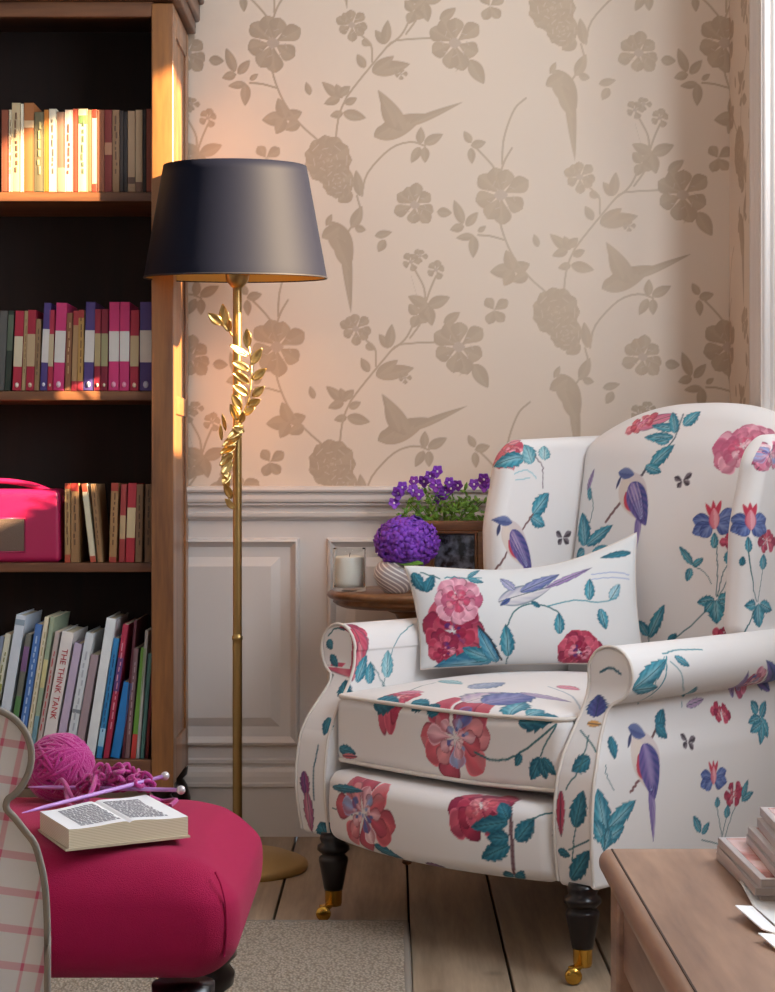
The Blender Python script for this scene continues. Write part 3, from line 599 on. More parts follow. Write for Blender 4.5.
# base positions follow the photograph's lean
base_z = [(-86, -70), (-66, -44), (-30, 8), (22, 44), (56, 84), (88, 106), (108, 126), (130, 148), (152, 198), (206, 236), (246, 278), (282, 312), (326, 364), (370, 392), (398, 420), (426, 462), (470, 480), (482, 500), (504, 524), (526, 538), (542, 556), (560, 572)]
for k, (it, bz) in enumerate(zip(r4, base_z)):
    a, b_, t, cn, hx, bands, mk = it; top = 594+t/3.875; zt = CH-(top-HY)*K1
    dx = X(a/3.875)-X(bz[0]/3.875); H0 = zt-zb; lean = math.atan2(dx, H0)
    xm0 = X(bz[0]/3.875); xm1 = X(bz[1]/3.875)
    L = r4[k-1][3] if k else None; R = r4[k+1][3] if k+1 < len(r4) else None
    pos = ('between %s and %s' % (L, R)) if L and R else ('leftmost beside %s' % R if R else 'last on the right beside %s' % L)
    hard = k in (2, 8, 10, 12, 9)
    cn2 = cn+' spined' if k == 8 else cn
    lab = '%s book, lowest shelf, %s' % (cn, pos)
    front = 4.034
    o = book(xm0, xm1, zb+.001+math.sin(abs(lean))*(xm1-xm0)*.5, H0/math.cos(lean)-.002, .19, hx, lean, hard, bands, mk if k not in (12, 2) else None, lab, 'leaning books on the lowest shelf', front=front, kind='hardback_book' if hard else 'picture_book')
    if k == 8:
        cu = bpy.data.curves.new('spine_title', 'FONT'); cu.body = 'THE THINK TANK'; cu.size = .0185; cu.extrude = .0004; cu.align_x = 'RIGHT'; cu.align_y = 'CENTER'
        ob = bpy.data.objects.new('spine_title', cu); C.objects.link(ob)
        dg = bpy.context.evaluated_depsgraph_get(); me = bpy.data.meshes.new_from_object(ob.evaluated_get(dg)); bpy.data.objects.remove(ob)
        me.materials.clear(); me.materials.append(colmat('#b31f2e')); t_ = bpy.data.objects.new('spine_title', me); C.objects.link(t_); t_.parent = o
        t_.rotation_euler = (PI/2, PI/2, 0); wd = t_.dimensions.x or .2
        xs_ = [v.co.x for v in me.vertices]; sc_ = .160/(max(xs_)-min(xs_)); t_.scale = (sc_, 1.0, 1)
        t_.location = (0, -.0006, .088)

# radio
rd = thing('radio', 'bright pink retro portable radio with carrying strap on third shelf', 'radio', (-.872, 4.10, SH['third']))
V, F = rbox((.12, .05, .083), .014, step=.01); V[:, 2] += .083; V[:, 0] *= 1-.02*(V[:, 2]/.166); build('body', V, F, M['radio'], rd)
build('speaker_grille', *box((-.03, -.0505, .062), (.135, .004, .072), .0015), M['grille'], rd)
build('trim_line', *tube([(-.10, -.051, .024), (.04, -.051, .024), (.04, -.051, .10), (-.10, -.051, .10)], .0016, 6, True), M['radio'], rd)
pts = spline([(-.12, 0, .13), (-.11, 0, .168), (-.04, 0, .184), (.04, 0, .176), (.10, 0, .154), (.123, 0, .138)], 30)
n_ = len(pts); Vs = []; 
T = np.gradient(pts, axis=0); T /= np.linalg.norm(T, axis=1)[:, None]; U = np.cross(np.array([0, 1., 0]), T)
for p, u in zip(pts, U):
    for a, b_ in ((-.024, -.006), (.024, -.006), (.024, .006), (-.024, .006)): Vs.append(p+np.array([0, a, 0])+u*b_)
F = [[i*4+j, i*4+(j+1) % 4, (i+1)*4+(j+1) % 4, (i+1)*4+j] for i in range(n_-1) for j in range(4)]+[[0, 1, 2, 3], [n_*4-4, n_*4-3, n_*4-2, n_*4-1]]
fixn(build('carrying_strap', Vs, F, M['radio'], rd)); 
build('strap_stud', *box((.1245, 0, .136), (.006, .018, .018), .002), M['radio'], rd)

# ------------------------------------------------------------------ floor lamp
LY = 3.94; LX = (237.5-CX)/456.5
lp = thing('floor_lamp', 'slim gold floor lamp with leaf spray and navy shade beside the bookcase', 'lamp', (LX, LY, 0))
build('base', *lathe([(0.001, 0), (.148, 0), (.15, .006), (.148, .014), (.138, .020), (.120, .023), (.112, .030), (.04, .034), (.016, .040), (.012, .05)], 64, (.005, 0, 0)), plain('satin_brass', '#c8a870', .5, metal=.85), lp)
build('pole', *lathe([(.0105, .035), (.0105, .04), (.0105, .49), (.0105, .499), (.0118, .501), (.0118, .508), (.0098, .510), (.0098, .514), (.0098, 1.262), (.0098, 1.27), (.013, 1.272), (.024, 1.285), (.027, 1.30), (.024, 1.318), (.012, 1.33), (.016, 1.335), (.016, 1.39)], 24), M['gold'], lp)
sh = [(.2, 1.292), (.156, 1.541)]
def shell(r0, r1, z0, z1_, t): return lathe([(r0-t, z0), (r0, z0), (r1, z1_), (r1-t, z1_)], 96)
V, F = lathe([(.2, 1.292), (.2, 1.2945)]+[(.2+(.156-.2)*k/12, 1.2945+.2405*k/12) for k in range(1, 13)]+[(.1545, 1.535), (.1985, 1.292)], 96); F = F[:-2]
TL = np.array(Matrix.Rotation(math.radians(3.6), 3, 'X'))
def tilt(V): return (np.asarray(V)-np.array([0, 0, 1.385]))@TL.T+np.array([-.004, 0, 1.385])
sc_o = build('lamp_shade', tilt(V), F, M['shade'], lp)
V, F = lathe([(.1978, 1.2925), (.1538, 1.5345)], 96); F = [f[::-1] for f in F[:-2]]; build('shade_lining', tilt(V), F, M['shade_in'], sc_o)
build('shade_trim', *tube([tilt([.1995*math.cos(a), .1995*math.sin(a), 1.293]) for a in np.arange(72)*2*PI/72], .0022, 6, True), plain('dark_bias_tape', '#14121a', .6), sc_o)
sp = [tube([(0, 0, 1.385), tilt([.155*math.cos(a), .155*math.sin(a), 1.535])], .0018, 6) for a in (0, 2.09, 4.19)]
build('shade_spider', *join(*sp), M['gold'], lp)
bu = lathe([(.012, 1.392), (.014, 1.41), (.028, 1.44), (.03, 1.46), (.022, 1.485), (.001, 1.492)], 24); build('bulb', *bu, M['wax'], lp)
# gilded leaf spray wound round the pole
def zl(x, y): p = at(170+x/3.81, 280+y/3.81, LY-.015)-np.array([LX, LY, 0]); return p
st = [zl(*p) for p in ((245, 872), (225, 830), (208, 750), (202, 680), (222, 615), (262, 550), (298, 470), (311, 400), (312, 310), (300, 245))]
st = [s+np.array([0, d, 0]) for s, d in zip(st, (-.005, -.01, -.02, -.016, -.02, -.02, -.02, -.02, -.018, -.018))]
build('leaf_stem', *tube(spline(st, 50), .0022, 7), M['gold_leaf'], lp)
st2 = [zl(240, 215), zl(222, 190), zl(200, 172), zl(175, 160)]
build('leaf_stem', *tube(spline(st2, 14), .0022, 7), M['gold_leaf'], lp)
def leafmesh(A, B, w, curl=.3, nrm=(0, -1, 0), nu=9, nv=5, th=.0012):
    A = np.array(A, float); B = np.array(B, float); L = np.linalg.norm(B-A); u = (B-A)/L; n = np.array(nrm, float); n = n-u*(n@u); n /= np.linalg.norm(n); v = np.cross(n, u)
    V = []
    for side in (1, -1):
        for i in range(nu):
            t = i/(nu-1); hw = w/2*math.sin(PI*min(max(t, .02), .985)**.85)**.8
            for j in range(nv):
                s_ = -1+2*j/(nv-1); V.append(A+u*L*t+v*s_*hw+n*(curl*w*(abs(s_)**1.3)*.5+curl*L*.35*t*t-.02*L)+n*side*th/2)
    n1 = nu*nv; F = []
    for i in range(nu-1):
        for j in range(nv-1):
            a = i*nv+j; F += [[a, a+1, a+nv+1, a+nv], [n1+a, n1+a+nv, n1+a+nv+1, n1+a+1]]
    ed = [i*nv for i in range(nu)]+[(nu-1)*nv+j for j in range(1, nv)]+[i*nv+nv-1 for i in range(nu-2, -1, -1)]+[j for j in range(nv-2, 0, -1)]
    m = len(ed); F += [[ed[k], ed[(k+1) % m], n1+ed[(k+1) % m], n1+ed[k]] for k in range(m)]
    return np.array(V), F
LV = [((300, 262), (303, 188), 28), ((312, 325), (355, 262), 27), ((316, 382), (370, 338), 27), ((318, 445), (368, 408), 27), ((300, 478), (352, 455), 26), ((284, 515), (330, 490), 24),
 ((300, 290), (228, 256), 26), ((305, 345), (238, 315), 27), ((305, 395), (243, 350), 28), ((298, 440), (242, 400), 28), ((275, 495), (240, 435), 28), ((262, 535), (238, 472), 26), ((272, 545), (290, 500), 22),
 ((282, 556), (222, 612), 26), ((285, 580), (240, 560), 22), ((262, 600), (205, 640), 28), ((255, 630), (198, 672), 30), ((245, 662), (196, 712), 28), ((240, 690), (200, 740), 28), ((230, 735), (203, 780), 26), ((238, 832), (212, 768), 24), ((225, 790), (206, 742), 24), ((247, 872), (210, 832), 20), ((216, 575), (209, 508), 14), ((200, 612), (192, 548), 14), ((222, 612), (282, 600), 20),
 ((238, 200), (208, 170), 18), ((215, 185), (212, 95), 34), ((200, 172), (150, 130), 30), ((230, 200), (240, 150), 18)]
for i, (a, b_, w) in enumerate(LV):
    A = zl(*a)+np.array([0, -.02, 0]); B = zl(*b_)+np.array([0, -.02-random.uniform(0, .02), 0]); nn = (random.uniform(-.5, .5), -1, random.uniform(-.2, .6))
    fixn(build('gilded_leaf', *leafmesh(A, B, 1.28*w/3.81*LY/FOC, .35, nn), M['gold_leaf'], lp))

# ------------------------------------------------------------------ armchair
CO = np.array([.065, 3.281, 0]); ch = thing('wing_armchair', 'white wing armchair printed with birds and peonies on turned castor legs', 'armchair', CO, -PI/4)
Rm = np.array(Matrix.Rotation(-PI/4, 3, 'Z'))
def toworld(V): return np.asarray(V)@Rm.T+CO
FAB = '#e2dddb'
STEP = .0021
def printed(name, V, F, fn, parent=ch, world=None):
    Vw = world if world is not None else toworld(V); p = Print(V, F, FAB, Vw)
    if fn: fn(p)
    return build(name, V, F, M['chintz'], parent, col=p.C)
# --- front rail with a bowed face
def rail_fn(p):
    p.leaf((372, 846), (400, 868), .022, dark=True); p.stem([(330, 808), (342, 811), (350, 815)], .003)
    p.peony((361, 813), .058, PEACH, PCORE, 3, sq=1.2, n=8)
    p.peony((481, 806), .056, RED, PEACH, 4, sq=.75, n=9)
    p.stem([(510, 806), (511, 835), (513, 875)], .006, '#6a4a52')
    for a, b_, w in (((508, 822), (470, 828), .03), ((509, 845), (480, 858), .034), ((508, 820), (500, 800), .028), ((509, 838), (486, 838), .03), ((516, 842), (534, 818), .03), ((512, 874), (500, 888), .02), ((514, 876), (524, 884), .02)): p.leaf(a, b_, w, dark=True)
    p.stem([(528, 820), (545, 814), (560, 812)], .003); p.leaf((420, 876), (442, 878), .014, [lin('#6a3a5a'), lin('#8a5a7a'), lin('#a07a90')]); p.leaf((330, 786), (362, 790), .016, dark=True)
    p.leaf((558, 822), (560, 850), .02, [RED[0], RED[1], RED[2]])
V, F = rbox((.287, .05, .067), .026, step=STEP*1.2); V[:, 2] += .222
fr = V[:, 1] < 0; V[:, 1] += .065; V[:, 1] -= (.058*(1-(V[:, 0]/.29)**2)+.010*np.cos((V[:, 2]-.228)*16))*ss(.02, -.02, V[:, 1]-.065)
printed('front_rail', V, F, rail_fn)
# --- arms
def armshape(V, sgn):
    x, y, z = V.T.copy(); cz, r, cx = .513, .05, .342
    u = x/.047                             # -1 inner .. 1 outer
    lo = np.minimum(z, cz); xi = .288+.006*ss(.3, .5, lo)
    body = .366+.006*np.sin(np.clip((lo-.155)/.25, 0, 1)*PI)-.018*ss(.36, .46, lo)
    roll = cx+np.sqrt(np.clip(r*r-(cz-lo)**2, 0, None)); xo = np.where(lo > cz-r, np.maximum(body, roll), body)
    X_ = xi+(u+1)/2*(xo-xi); Z_ = z.copy()
    up = z > cz; q = np.clip((z-cz)/.05, 0, 1)
    X_[up] = cx+r*u[up]*np.sqrt(1-q[up]**2/2); Z_[up] = cz+r*q[up]*np.sqrt(1-np.clip(u[up], -1, 1)**2/2)
    w = ss(.62, .0, y)                     # lean applies at the front
    y = y+(.075*ss(.34, .5, Z_)-.012*np.sin(np.clip((Z_-.16)/.2, 0, 1)*PI))*w
    # whole chair side eases inwards to the back
    X_ = X_-.03*ss(.45, .9, y)
    return np.stack([sgn*X_, y, Z_], -1)
def arm(sgn, fn, name):
    h = (.047, .415, .204); ax = [axis(.047, .010, .0024), axis(.415, .010, .0024), axis(.204, .010, .0021)]
    V, F = cube_surface(*ax); H = np.array(h); r = .01; core = np.clip(V, -(H-r), H-r); d = V-core; L = np.linalg.norm(d, axis=1, keepdims=True); V = core+r*d/np.maximum(L, 1e-9)
    # keep top square so that the roll mapping makes it round
    V[:, 1] += .015+.415; V[:, 2] += .155+.204
    V = armshape(V, sgn)
    if sgn < 0: F = F[:, ::-1]
    o = printed(name, V, F, fn)
    # piping round the front panel
    zz = np.linspace(.165, .513, 40); xo = []; base = []
    for z in zz: base.append((.0465, .02, z))
    th = np.linspace(0, PI, 20); pth = [(.0455, .016, z) for z in np.linspace(.163, .513, 30)]
    P1 = np.array(pth); top = []
    for t in th[1:-1]:
        cu_, su = math.cos(t), math.sin(t); m_ = max(abs(cu_), su); top.append((.0455*np.clip(cu_/m_, -1, 1), .016, .513+.05*su/m_))
    P2 = np.array([(-.0455, .016, z) for z in np.linspace(.513, .163, 30)])
    P = armshape(np.concatenate([P1, np.array(top), P2]), sgn)
    build('piping', *tube(P, .0032, 6), M['piping'], o)
    return o
def left_arm_fn(p):
    p.peony((356, 632), .030, RED, PEACH, 11, sq=1.2, n=7); p.leaf((352, 625), (360, 668), .03, [RED[0], RED[1], PEACH[0]], serr=0); p.leaf((360, 640), (352, 682), .026, [RED[1], PEACH[1], RED[0]], serr=0)
    p.leaf((358, 682), (368, 655), .022); p.leaf((370, 684), (372, 662), .02); p.leaf((388, 678), (390, 650), .024, [lin('#5a9aa8'), lin('#9ac8d0'), lin('#c8e0e2')]); p.stem([(386, 690), (386, 678)], .0025)
    p.stem([(414, 622), (402, 634), (394, 652), (389, 676)], .0022, '#4a8a94'); p.stem([(372, 662), (382, 678), (385, 690)], .0025)
    p.leaf((344, 700), (344, 678), .03, dark=True); p.leaf((326, 640), (330, 650), .018, dark=True); p.leaf((328, 655), (336, 666), .018, dark=True); p.stem([(326, 636), (334, 628), (344, 630)], .003)
    p.leaf((328, 715), (322, 735), .018, dark=True); p.stem([(316, 745), (311, 775), (312, 800)], .004, '#2a6070'); p.leaf((302, 770), (305, 800), .02, [lin('#6a3a70'), lin('#a04a6a'), lin('#8a5a90')]); p.leaf((305, 792), (311, 835), .02, [lin('#b86a80'), lin('#8a4a78'), lin('#d0a0b0')]); p.leaf((322, 845), (318, 822), .03, dark=True)
def right_arm_fn(p):
    # front panel
    p.leaf((594, 716), (598, 694), .034, [lin('#3a3f78'), lin('#55609a'), lin('#4a4080')], serr=6); p.leaf((586, 722), (602, 724), .012, [lin('#d89a50'), lin('#e0b070'), lin('#d08a50')])
    p.stem([(580, 730), (592, 745), (596, 752)], .003); p.leaf((590, 758), (570, 770), .026, dark=True); p.leaf((574, 828), (583, 790), .026, dark=True); p.stem([(572, 860), (573, 840), (576, 826)], .003)
    p.leaf((561, 790), (560, 838), .014, [RED[0], RED[1], RED[2]]); p.stem([(568, 850), (585, 842), (594, 838)], .003); p.leaf((570, 880), (590, 850), .03, dark=True); p.leaf((556, 850), (570, 856), .016, dark=True)
    p.leaf((612, 735), (616, 760), .018, dark=True); p.stem([(600, 672), (610, 668), (620, 674)], .004, '#2a6070'); p.stem([(588, 735), (580, 765), (565, 790)], .003)
    # roll
    p.leaf((632, 690), (668, 658), .036); p.leaf((636, 692), (660, 688), .022); p.stem([(668, 655), (668, 675), (658, 692), (640, 704)], .0035, '#3a8490'); p.stem([(666, 655), (652, 700)], .002, '#3a8490'); p.stem([(664, 652), (680, 648), (704, 648)], .003, '#4a8a94')
    p.leaf((676, 655), (692, 666), .014); p.stem([(672, 660), (684, 675), (684, 706)], .0022, '#4a8a94'); p.leaf((686, 697), (698, 688), .02); p.peony((752, 685), .032, PINK, PCORE, 21, n=7); p.leaf((688, 706), (706, 698), .016, [lin('#a88ab0'), lin('#c8a8c8'), lin('#d8c0d8')]); p.leaf((735, 698), (750, 672), .016, [lin('#8a70a8'), lin('#b09ac8'), lin('#c0a8d0')])
    p.leaf((772, 690), (768, 660), .03, [lin('#55609a'), lin('#8a6aa8'), lin('#39447f')])
    # outer side
    p.peony((723, 712), .022, RED, PEACH, 22, n=6, sq=.8)
    p.stem([(652, 740), (662, 722)], .005, '#6a4a4a'); p.leaf((660, 730), (666, 708), .026, dark=True); p.leaf((658, 724), (670, 737), .022, dark=True)
    p.stem([(632, 792), (642, 778), (648, 768)], .005, '#7a5050')
    p.bird((638, 729), (654, 790), (655, 842), .052)
    for a, b_, w in (((607, 838), (598, 788), .034), ((608, 830), (637, 800), .034), ((606, 842), (594, 820), .028), ((606, 842), (627, 826), .030), ((604, 850), (612, 826), .022)): p.leaf(a, b_, w)
    p.stem([(614, 790), (608, 775), (606, 765)], .002); p.stem([(604, 862), (606, 840), (610, 820)], .004, '#2a6070')
    p.butterfly((690, 741), .017)
    p.stem([(718, 800), (721, 820), (724, 836)], .0022); p.stem([(730, 812), (727, 824), (724, 838)], .0022); p.stem([(744, 790), (734, 815), (727, 838)], .0022)
    p.peony((736, 794), .021, RED, PEACH, 23, n=6, sq=1.1); p.iris((716, 776), .03); p.leaf((719, 808), (719, 796), .012); p.leaf((728, 818), (730, 804), .014)
    p.leaf((743, 800), (756, 792), .016); p.leaf((744, 798), (750, 780), .014); p.leaf((703, 832), (695, 816), .016); p.leaf((704, 834), (712, 822), .014); p.stem([(704, 840), (720, 844), (730, 850)], .0022)
    for a, b_ in (((762, 716), (750, 722)), ((762, 716), (768, 700)), ((762, 716), (770, 738)), ((760, 712), (753, 700)), ((763, 720), (762, 745)), ((764, 722), (752, 732))): p.leaf(a, b_, .02)
arm(-1, left_arm_fn, 'armrest'); arm(1, right_arm_fn, 'armrest')
# --- seat cushion
def cush_fn(p):
    p.peony((454, 738), .062, PEACH, PCORE, 31, sq=1.15, n=8); p.leaf((437, 712), (426, 704), .03, dark=True); p.stem([(474, 752), (492, 760), (512, 757), (535, 742), (556, 724)], .004); p.leaf((520, 754), (515, 766), .014, dark=True)
    p.stem([(556, 726), (546, 742), (540, 756)], .0032); p.leaf((540, 758), (530, 780), .024, dark=True); p.leaf((540, 758), (546, 780), .02, dark=True); p.leaf((542, 758), (556, 776), .018, dark=True)
    p.leaf((518, 722), (560, 718), .03, dark=True); p.stem([(574, 718), (582, 735), (592, 748)], .003); p.leaf((578, 768), (590, 750), .02, dark=True)
    p.leaf((336, 748), (354, 754), .024, dark=True); p.leaf((340, 757), (356, 757), .012, [PEACH[0], PEACH[1], PEACH[2]])
    p.peony((398, 695), .04, RED, PEACH, 32, n=8, sq=.9); p.leaf((372, 702), (398, 701), .04, dark=True); p.leaf((410, 701), (428, 703), .03, dark=True); p.stem([(402, 692), (420, 684), (436, 680)], .003); p.leaf((440, 678), (462, 682), .03, [lin('#7ab0b8'), lin('#a8ced2'), lin('#c0dadc')]); p.leaf((398, 690), (424, 690), .02, [PINK[0], PINK[1], PINK[2]])
    p.leaf((465, 700), (505, 690), .06, [lin('#c9b8c0'), lin('#b09ab8'), lin('#ddd0d0')]); p.leaf((484, 701), (536, 692), .07, [lin('#4a5590'), lin('#7a80b0'), lin('#a09ac0')]); p.leaf((520, 690), (572, 700), .02, [lin('#9a8ab0'), lin('#b8a8c0'), lin('#c8b8cc')])
    p.leaf((508, 715), (524, 700), .05); p.leaf((526, 714), (545, 708), .035); p.leaf((470, 686), (505, 680), .04, [lin('#7a8aa8'), lin('#a8b0c8'), lin('#b8c0d0')]); p.leaf((558, 683), (580, 688), .03, [PINK[0], PEACH[1], PINK[1]])
    p.stem([(548, 684), (572, 694), (584, 712)], .003, '#8fa0b0')
V, F = rbox((.287, .305, .066), .022, step=STEP)
pf = (1-(V[:, 0]/.287)**2)*(1-(V[:, 1]/.30)**2); V[:, 2] += np.where(V[:, 2] > 0, .032*np.clip(pf, 0, 1)**.6, -.012*np.clip(pf, 0, 1))
V[:, 1] -= .014*np.cos(np.clip(V[:, 0]/.287, -1, 1)*PI/2)*ss(-.2, -.3, V[:, 1])
V[:, 1] += .332; V[:, 2] += .367
V[:, 2] += .006*ss(.1, .284, V[:, 0])*ss(.3, .05, V[:, 1])
seat = printed('seat_cushion', V, F, cush_fn)
def ring(hx, hy, z, cy, n=60, r=.022):
    P = []
    for a in np.arange(n*4)*2*PI/(n*4):
        c, s_ = math.cos(a), math.sin(a); m_ = max(abs(c), abs(s_)); x, y = c/m_*hx, s_/m_*hy
        x0, y0 = np.clip(x, -(hx-r), hx-r), np.clip(y, -(hy-r), hy-r); d = np.array([x-x0, y-y0]); L = np.linalg.norm(d)
        if L > 1e-6: x, y = x0+d[0]/L*r, y0+d[1]/L*r
        y -= .014*math.cos(x/hx*PI/2)*float(ss(-.2, -.3, y)); P.append((x, y+cy, z+.006*float(ss(.1, .284, x))*float(ss(.3, .05, y+cy))))
    return np.array(P)
for z in (.433, .310): build('piping', *tube(ring(.284, .302, z-.003, .332), .0042, 6, True), M['piping'], seat)
# --- back
def back_fn(p):
    p.leaf((632, 427), (676, 412), .026, [PINK[0], PINK[2], PEACH[1]], serr=0); p.peony((640, 421), .03, PEACH, PINK, 41, n=6, sq=.6)
    p.stem([(604, 521), (612, 510), (620, 500)], .006, '#7a5a5a'); p.stem([(632, 484), (640, 474), (650, 462)], .006, '#5a5058'); p.stem([(655, 457), (671, 440), (678, 424), (682, 412)], .004, '#5a6a72')
    for a, b_, w in (((648, 466), (673, 443), .026), ((644, 466), (660, 472), .024), ((672, 436), (642, 436), .024), ((676, 428), (650, 424), .022), ((674, 432), (672, 410), .022), ((682, 424), (700, 409), .022), ((668, 440), (652, 440), .018)): p.leaf(a, b_, w)
    p.bird((624, 472), (639, 518), (633, 552), .046)
    for a, b_, w in (((583, 545), (580, 512), .028), ((584, 545), (611, 524), .026), ((582, 550), (574, 558), .022), ((590, 552), (606, 545), .018)): p.leaf(a, b_, w)
    p.stem([(588, 522), (591, 505), (588, 490)], .0022); p.leaf((588, 500), (587, 484), .01); p.leaf((585, 490), (592, 468), .008, [lin('#a58ab0')]*3)
    p.butterfly((681, 480), .018)
    p.leaf((750, 459), (764, 455), .012, [lin('#5aa0b0'), lin('#8cc8d0'), lin('#a8d4d8')]); p.peony((742, 446), .056, PINK, [lin('#c65a78'), lin('#e9b8c2')], 42, sq=.8, n=11, outline='#b04a6a')
    p.stem([(716, 545), (717, 570), (716, 597)], .0028); p.stem([(729, 560), (722, 575), (717, 596)], .0026); p.stem([(737, 562), (728, 578), (718, 597)], .0022); p.stem([(692, 566), (704, 572), (711, 584)], .0018)
    p.peony((733, 541), .022, RED, PEACH, 43, n=6, sq=.8); p.iris((714, 520), .042); p.leaf((714, 549), (714, 532), .015); p.leaf((728, 565), (730, 547), .02)
    p.leaf((692, 564), (679, 546), .016); p.leaf((692, 565), (703, 558), .014); p.leaf((690, 568), (686, 582), .014)
    p.leaf((714, 600), (696, 602), .022); p.leaf((715, 600), (716, 624), .03); p.leaf((717, 600), (736, 596), .026); p.leaf((712, 602), (704, 612), .018); p.leaf((719, 602), (730, 608), .018)
    p.stem([(706, 610), (690, 626), (672, 640)], .003); p.leaf((648, 638), (664, 604), .022); p.leaf((647, 636), (638, 620), .02); p.stem([(648, 645), (648, 636)], .0025); p.leaf((666, 642), (676, 634), .014, dark=True)
    p.peony((726, 636), .024, RED, RCORE, 44, n=7, sq=.8)
V, F = rbox((.278, .048, .32), .036, step=STEP*1.05)
x = V[:, 0]/.278; v = (V[:, 2]+.32)/.64; zt = 1.016-.088*np.abs(x)**2.6
yf = V[:, 1].copy(); Z = .36+v*(zt-.36)
pf = np.clip((1-x**2)*(1-(2*v-1)**2), 0, 1)**.6
Y = np.where(yf < 0, yf-.035*pf, yf+.01*pf)+.755+.075*ss(.45, 1.02, Z)+.03*ss(.9, 1.03, Z)
Xx = V[:, 0]*(1+.03*(v-.5)); V = np.stack([Xx, Y, Z], -1)
printed('backrest', V, F, back_fn)
# --- wings
def wing(sgn, fn):
    V, F = rbox((.030, .19, .215), .026, step=STEP*1.1)
    t = (V[:, 1]+.19)/.38; v = (V[:, 2]+.215)/.43; xx = V[:, 0]
    yfz = .508+.035*ss(.5, .9, v)+.025*ss(.82, 1.0, v)**2+.03*ss(.12, 0, v); yb = .80+.07*v
    Z = .525+v*(.411+.016*t); Z = Z-.014*ss(.12, 0, t)*ss(.75, 1, v)
    Y = yfz+t*(yb-yfz)
    Xx = .306+xx+.010*ss(.5, 0, t)*ss(0, .5, v)+.004*ss(.4, 1, v)
    Xx = Xx-.02*ss(.6, 1.0, t)
    V = np.stack([sgn*Xx, Y, Z], -1)
    if sgn < 0: F = F[:, ::-1]
    return printed('wing', V, F, fn)
def lw_fn(p):
    p.peony((504, 452), .036, PEACH, [PEACH[0], PINK[1]], 51, n=8); p.leaf((490, 458), (490, 440), .03, [PEACH[0], PEACH[1], RED[1]], serr=0); p.leaf((506, 441), (522, 438), .016, [PEACH[1], PINK[1], PINK[0]], serr=0)
    p.leaf((524, 458), (490, 466), .036); p.leaf((534, 464), (524, 442), .034, [lin('#4a8a98'), lin('#8fc0c8'), lin('#b8dade')]); p.leaf((546, 460), (546, 444), .03, [lin('#5a98a4'), lin('#a8d0d4'), lin('#d8e6e4')]); p.stem([(536, 456), (544, 468), (545, 488)], .003, '#7a6a70')
    p.stem([(516, 474), (528, 470), (538, 478)], .0025, '#8fc0c8'); p.stem([(518, 480), (530, 478)], .0025, '#8fc0c8')
    p.leaf((534, 514), (551, 493), .036); p.leaf((532, 516), (547, 526), .03); p.stem([(495, 570), (506, 556), (524, 528), (534, 514)], .0045, '#7a5a5a')
    p.bird((505, 520), (529, 566), (534, 592), .052)
    p.butterfly((565, 538), .020)
def rw_fn(p):
    p.leaf((756, 470), (775, 452), .03, [PINK[2], PINK[0], RED[1]], serr=0); p.peony((772, 455), .03, PINK, PCORE, 52, n=7)
    p.stem([(748, 548), (752, 575), (759, 602)], .0026); p.stem([(765, 570), (762, 590), (760, 602)], .0022); p.peony((769, 540), .022, RED, PEACH, 53, n=6); p.iris((751, 521), .036); p.leaf((749, 552), (748, 536), .014); p.leaf((765, 570), (766, 554), .018)
    p.leaf((758, 604), (744, 606), .022); p.leaf((760, 604), (762, 628), .03); p.leaf((762, 604), (774, 610), .024); p.stem([(756, 612), (748, 626), (742, 638)], .0028); p.leaf((741, 566), (743, 556), .012, dark=True)
wing(-1, lw_fn); wing(1, rw_fn)
# --- seat base under the cushion and chair back below (hidden structure of the frame)
V, F = rbox((.286, .36, .06), .01, step=.03); V += np.array([0, .46, .245]); build('seat_deck', V, F, M['piping'], ch)
V, F = rbox((.29, .03, .17), .01, step=.03); V += np.array([0, .82, .325]); build('back_frame', V, F, M['piping'], ch)
leg = [(.024, .165), (.027, .155), (.024, .146), (.031, .141), (.032, .133), (.026, .127), (.022, .124), (.028, .118), (.029, .112), (.019, .060), (.018, .055)][::-1]
fer = [(.015, .024), (.0165, .03), (.017, .056), (.0185, .058), (.0185, .061)]
for x, y in ((-.283, .022), (.337, .022)):
    lg = build('leg', *lathe(leg, 28, (x, y, 0)), M['ebony'], ch)
    build('brass_ferrule', *lathe(fer, 24, (x, y, 0)), M['brass'], lg)
    hn = np.array([x-.012, y-.012, .028]); 
    wh = lathe([(.004, -.007), (.0135, -.007), (.0145, -.003), (.0145, .003), (.0135, .007), (.004, .007)], 20)
    wv = wh[0]@np.array(Matrix.Rotation(PI/2, 3, 'X').to_3x3()).T@np.array(Matrix.Rotation(PI/4, 3, 'Z')).T
    wv = wv+np.array([x+.006, y-.032, .0146]); fk = [box((x+.003, y-.014, .027), (.016, .04, .006), .002), tube([(x, y, .03), (x+.006, y-.032, .0146)], .0045, 8)]
    build('castor_wheel', *join((wv, wh[1]), *fk), M['brass'], lg)
for x, y in ((-.25, .80), (.25, .80)):
    build('leg', *join(lathe([(.016, 0), (.018, .02), (.024, .17)], 16, (x, y, 0))), M['ebony'], ch)

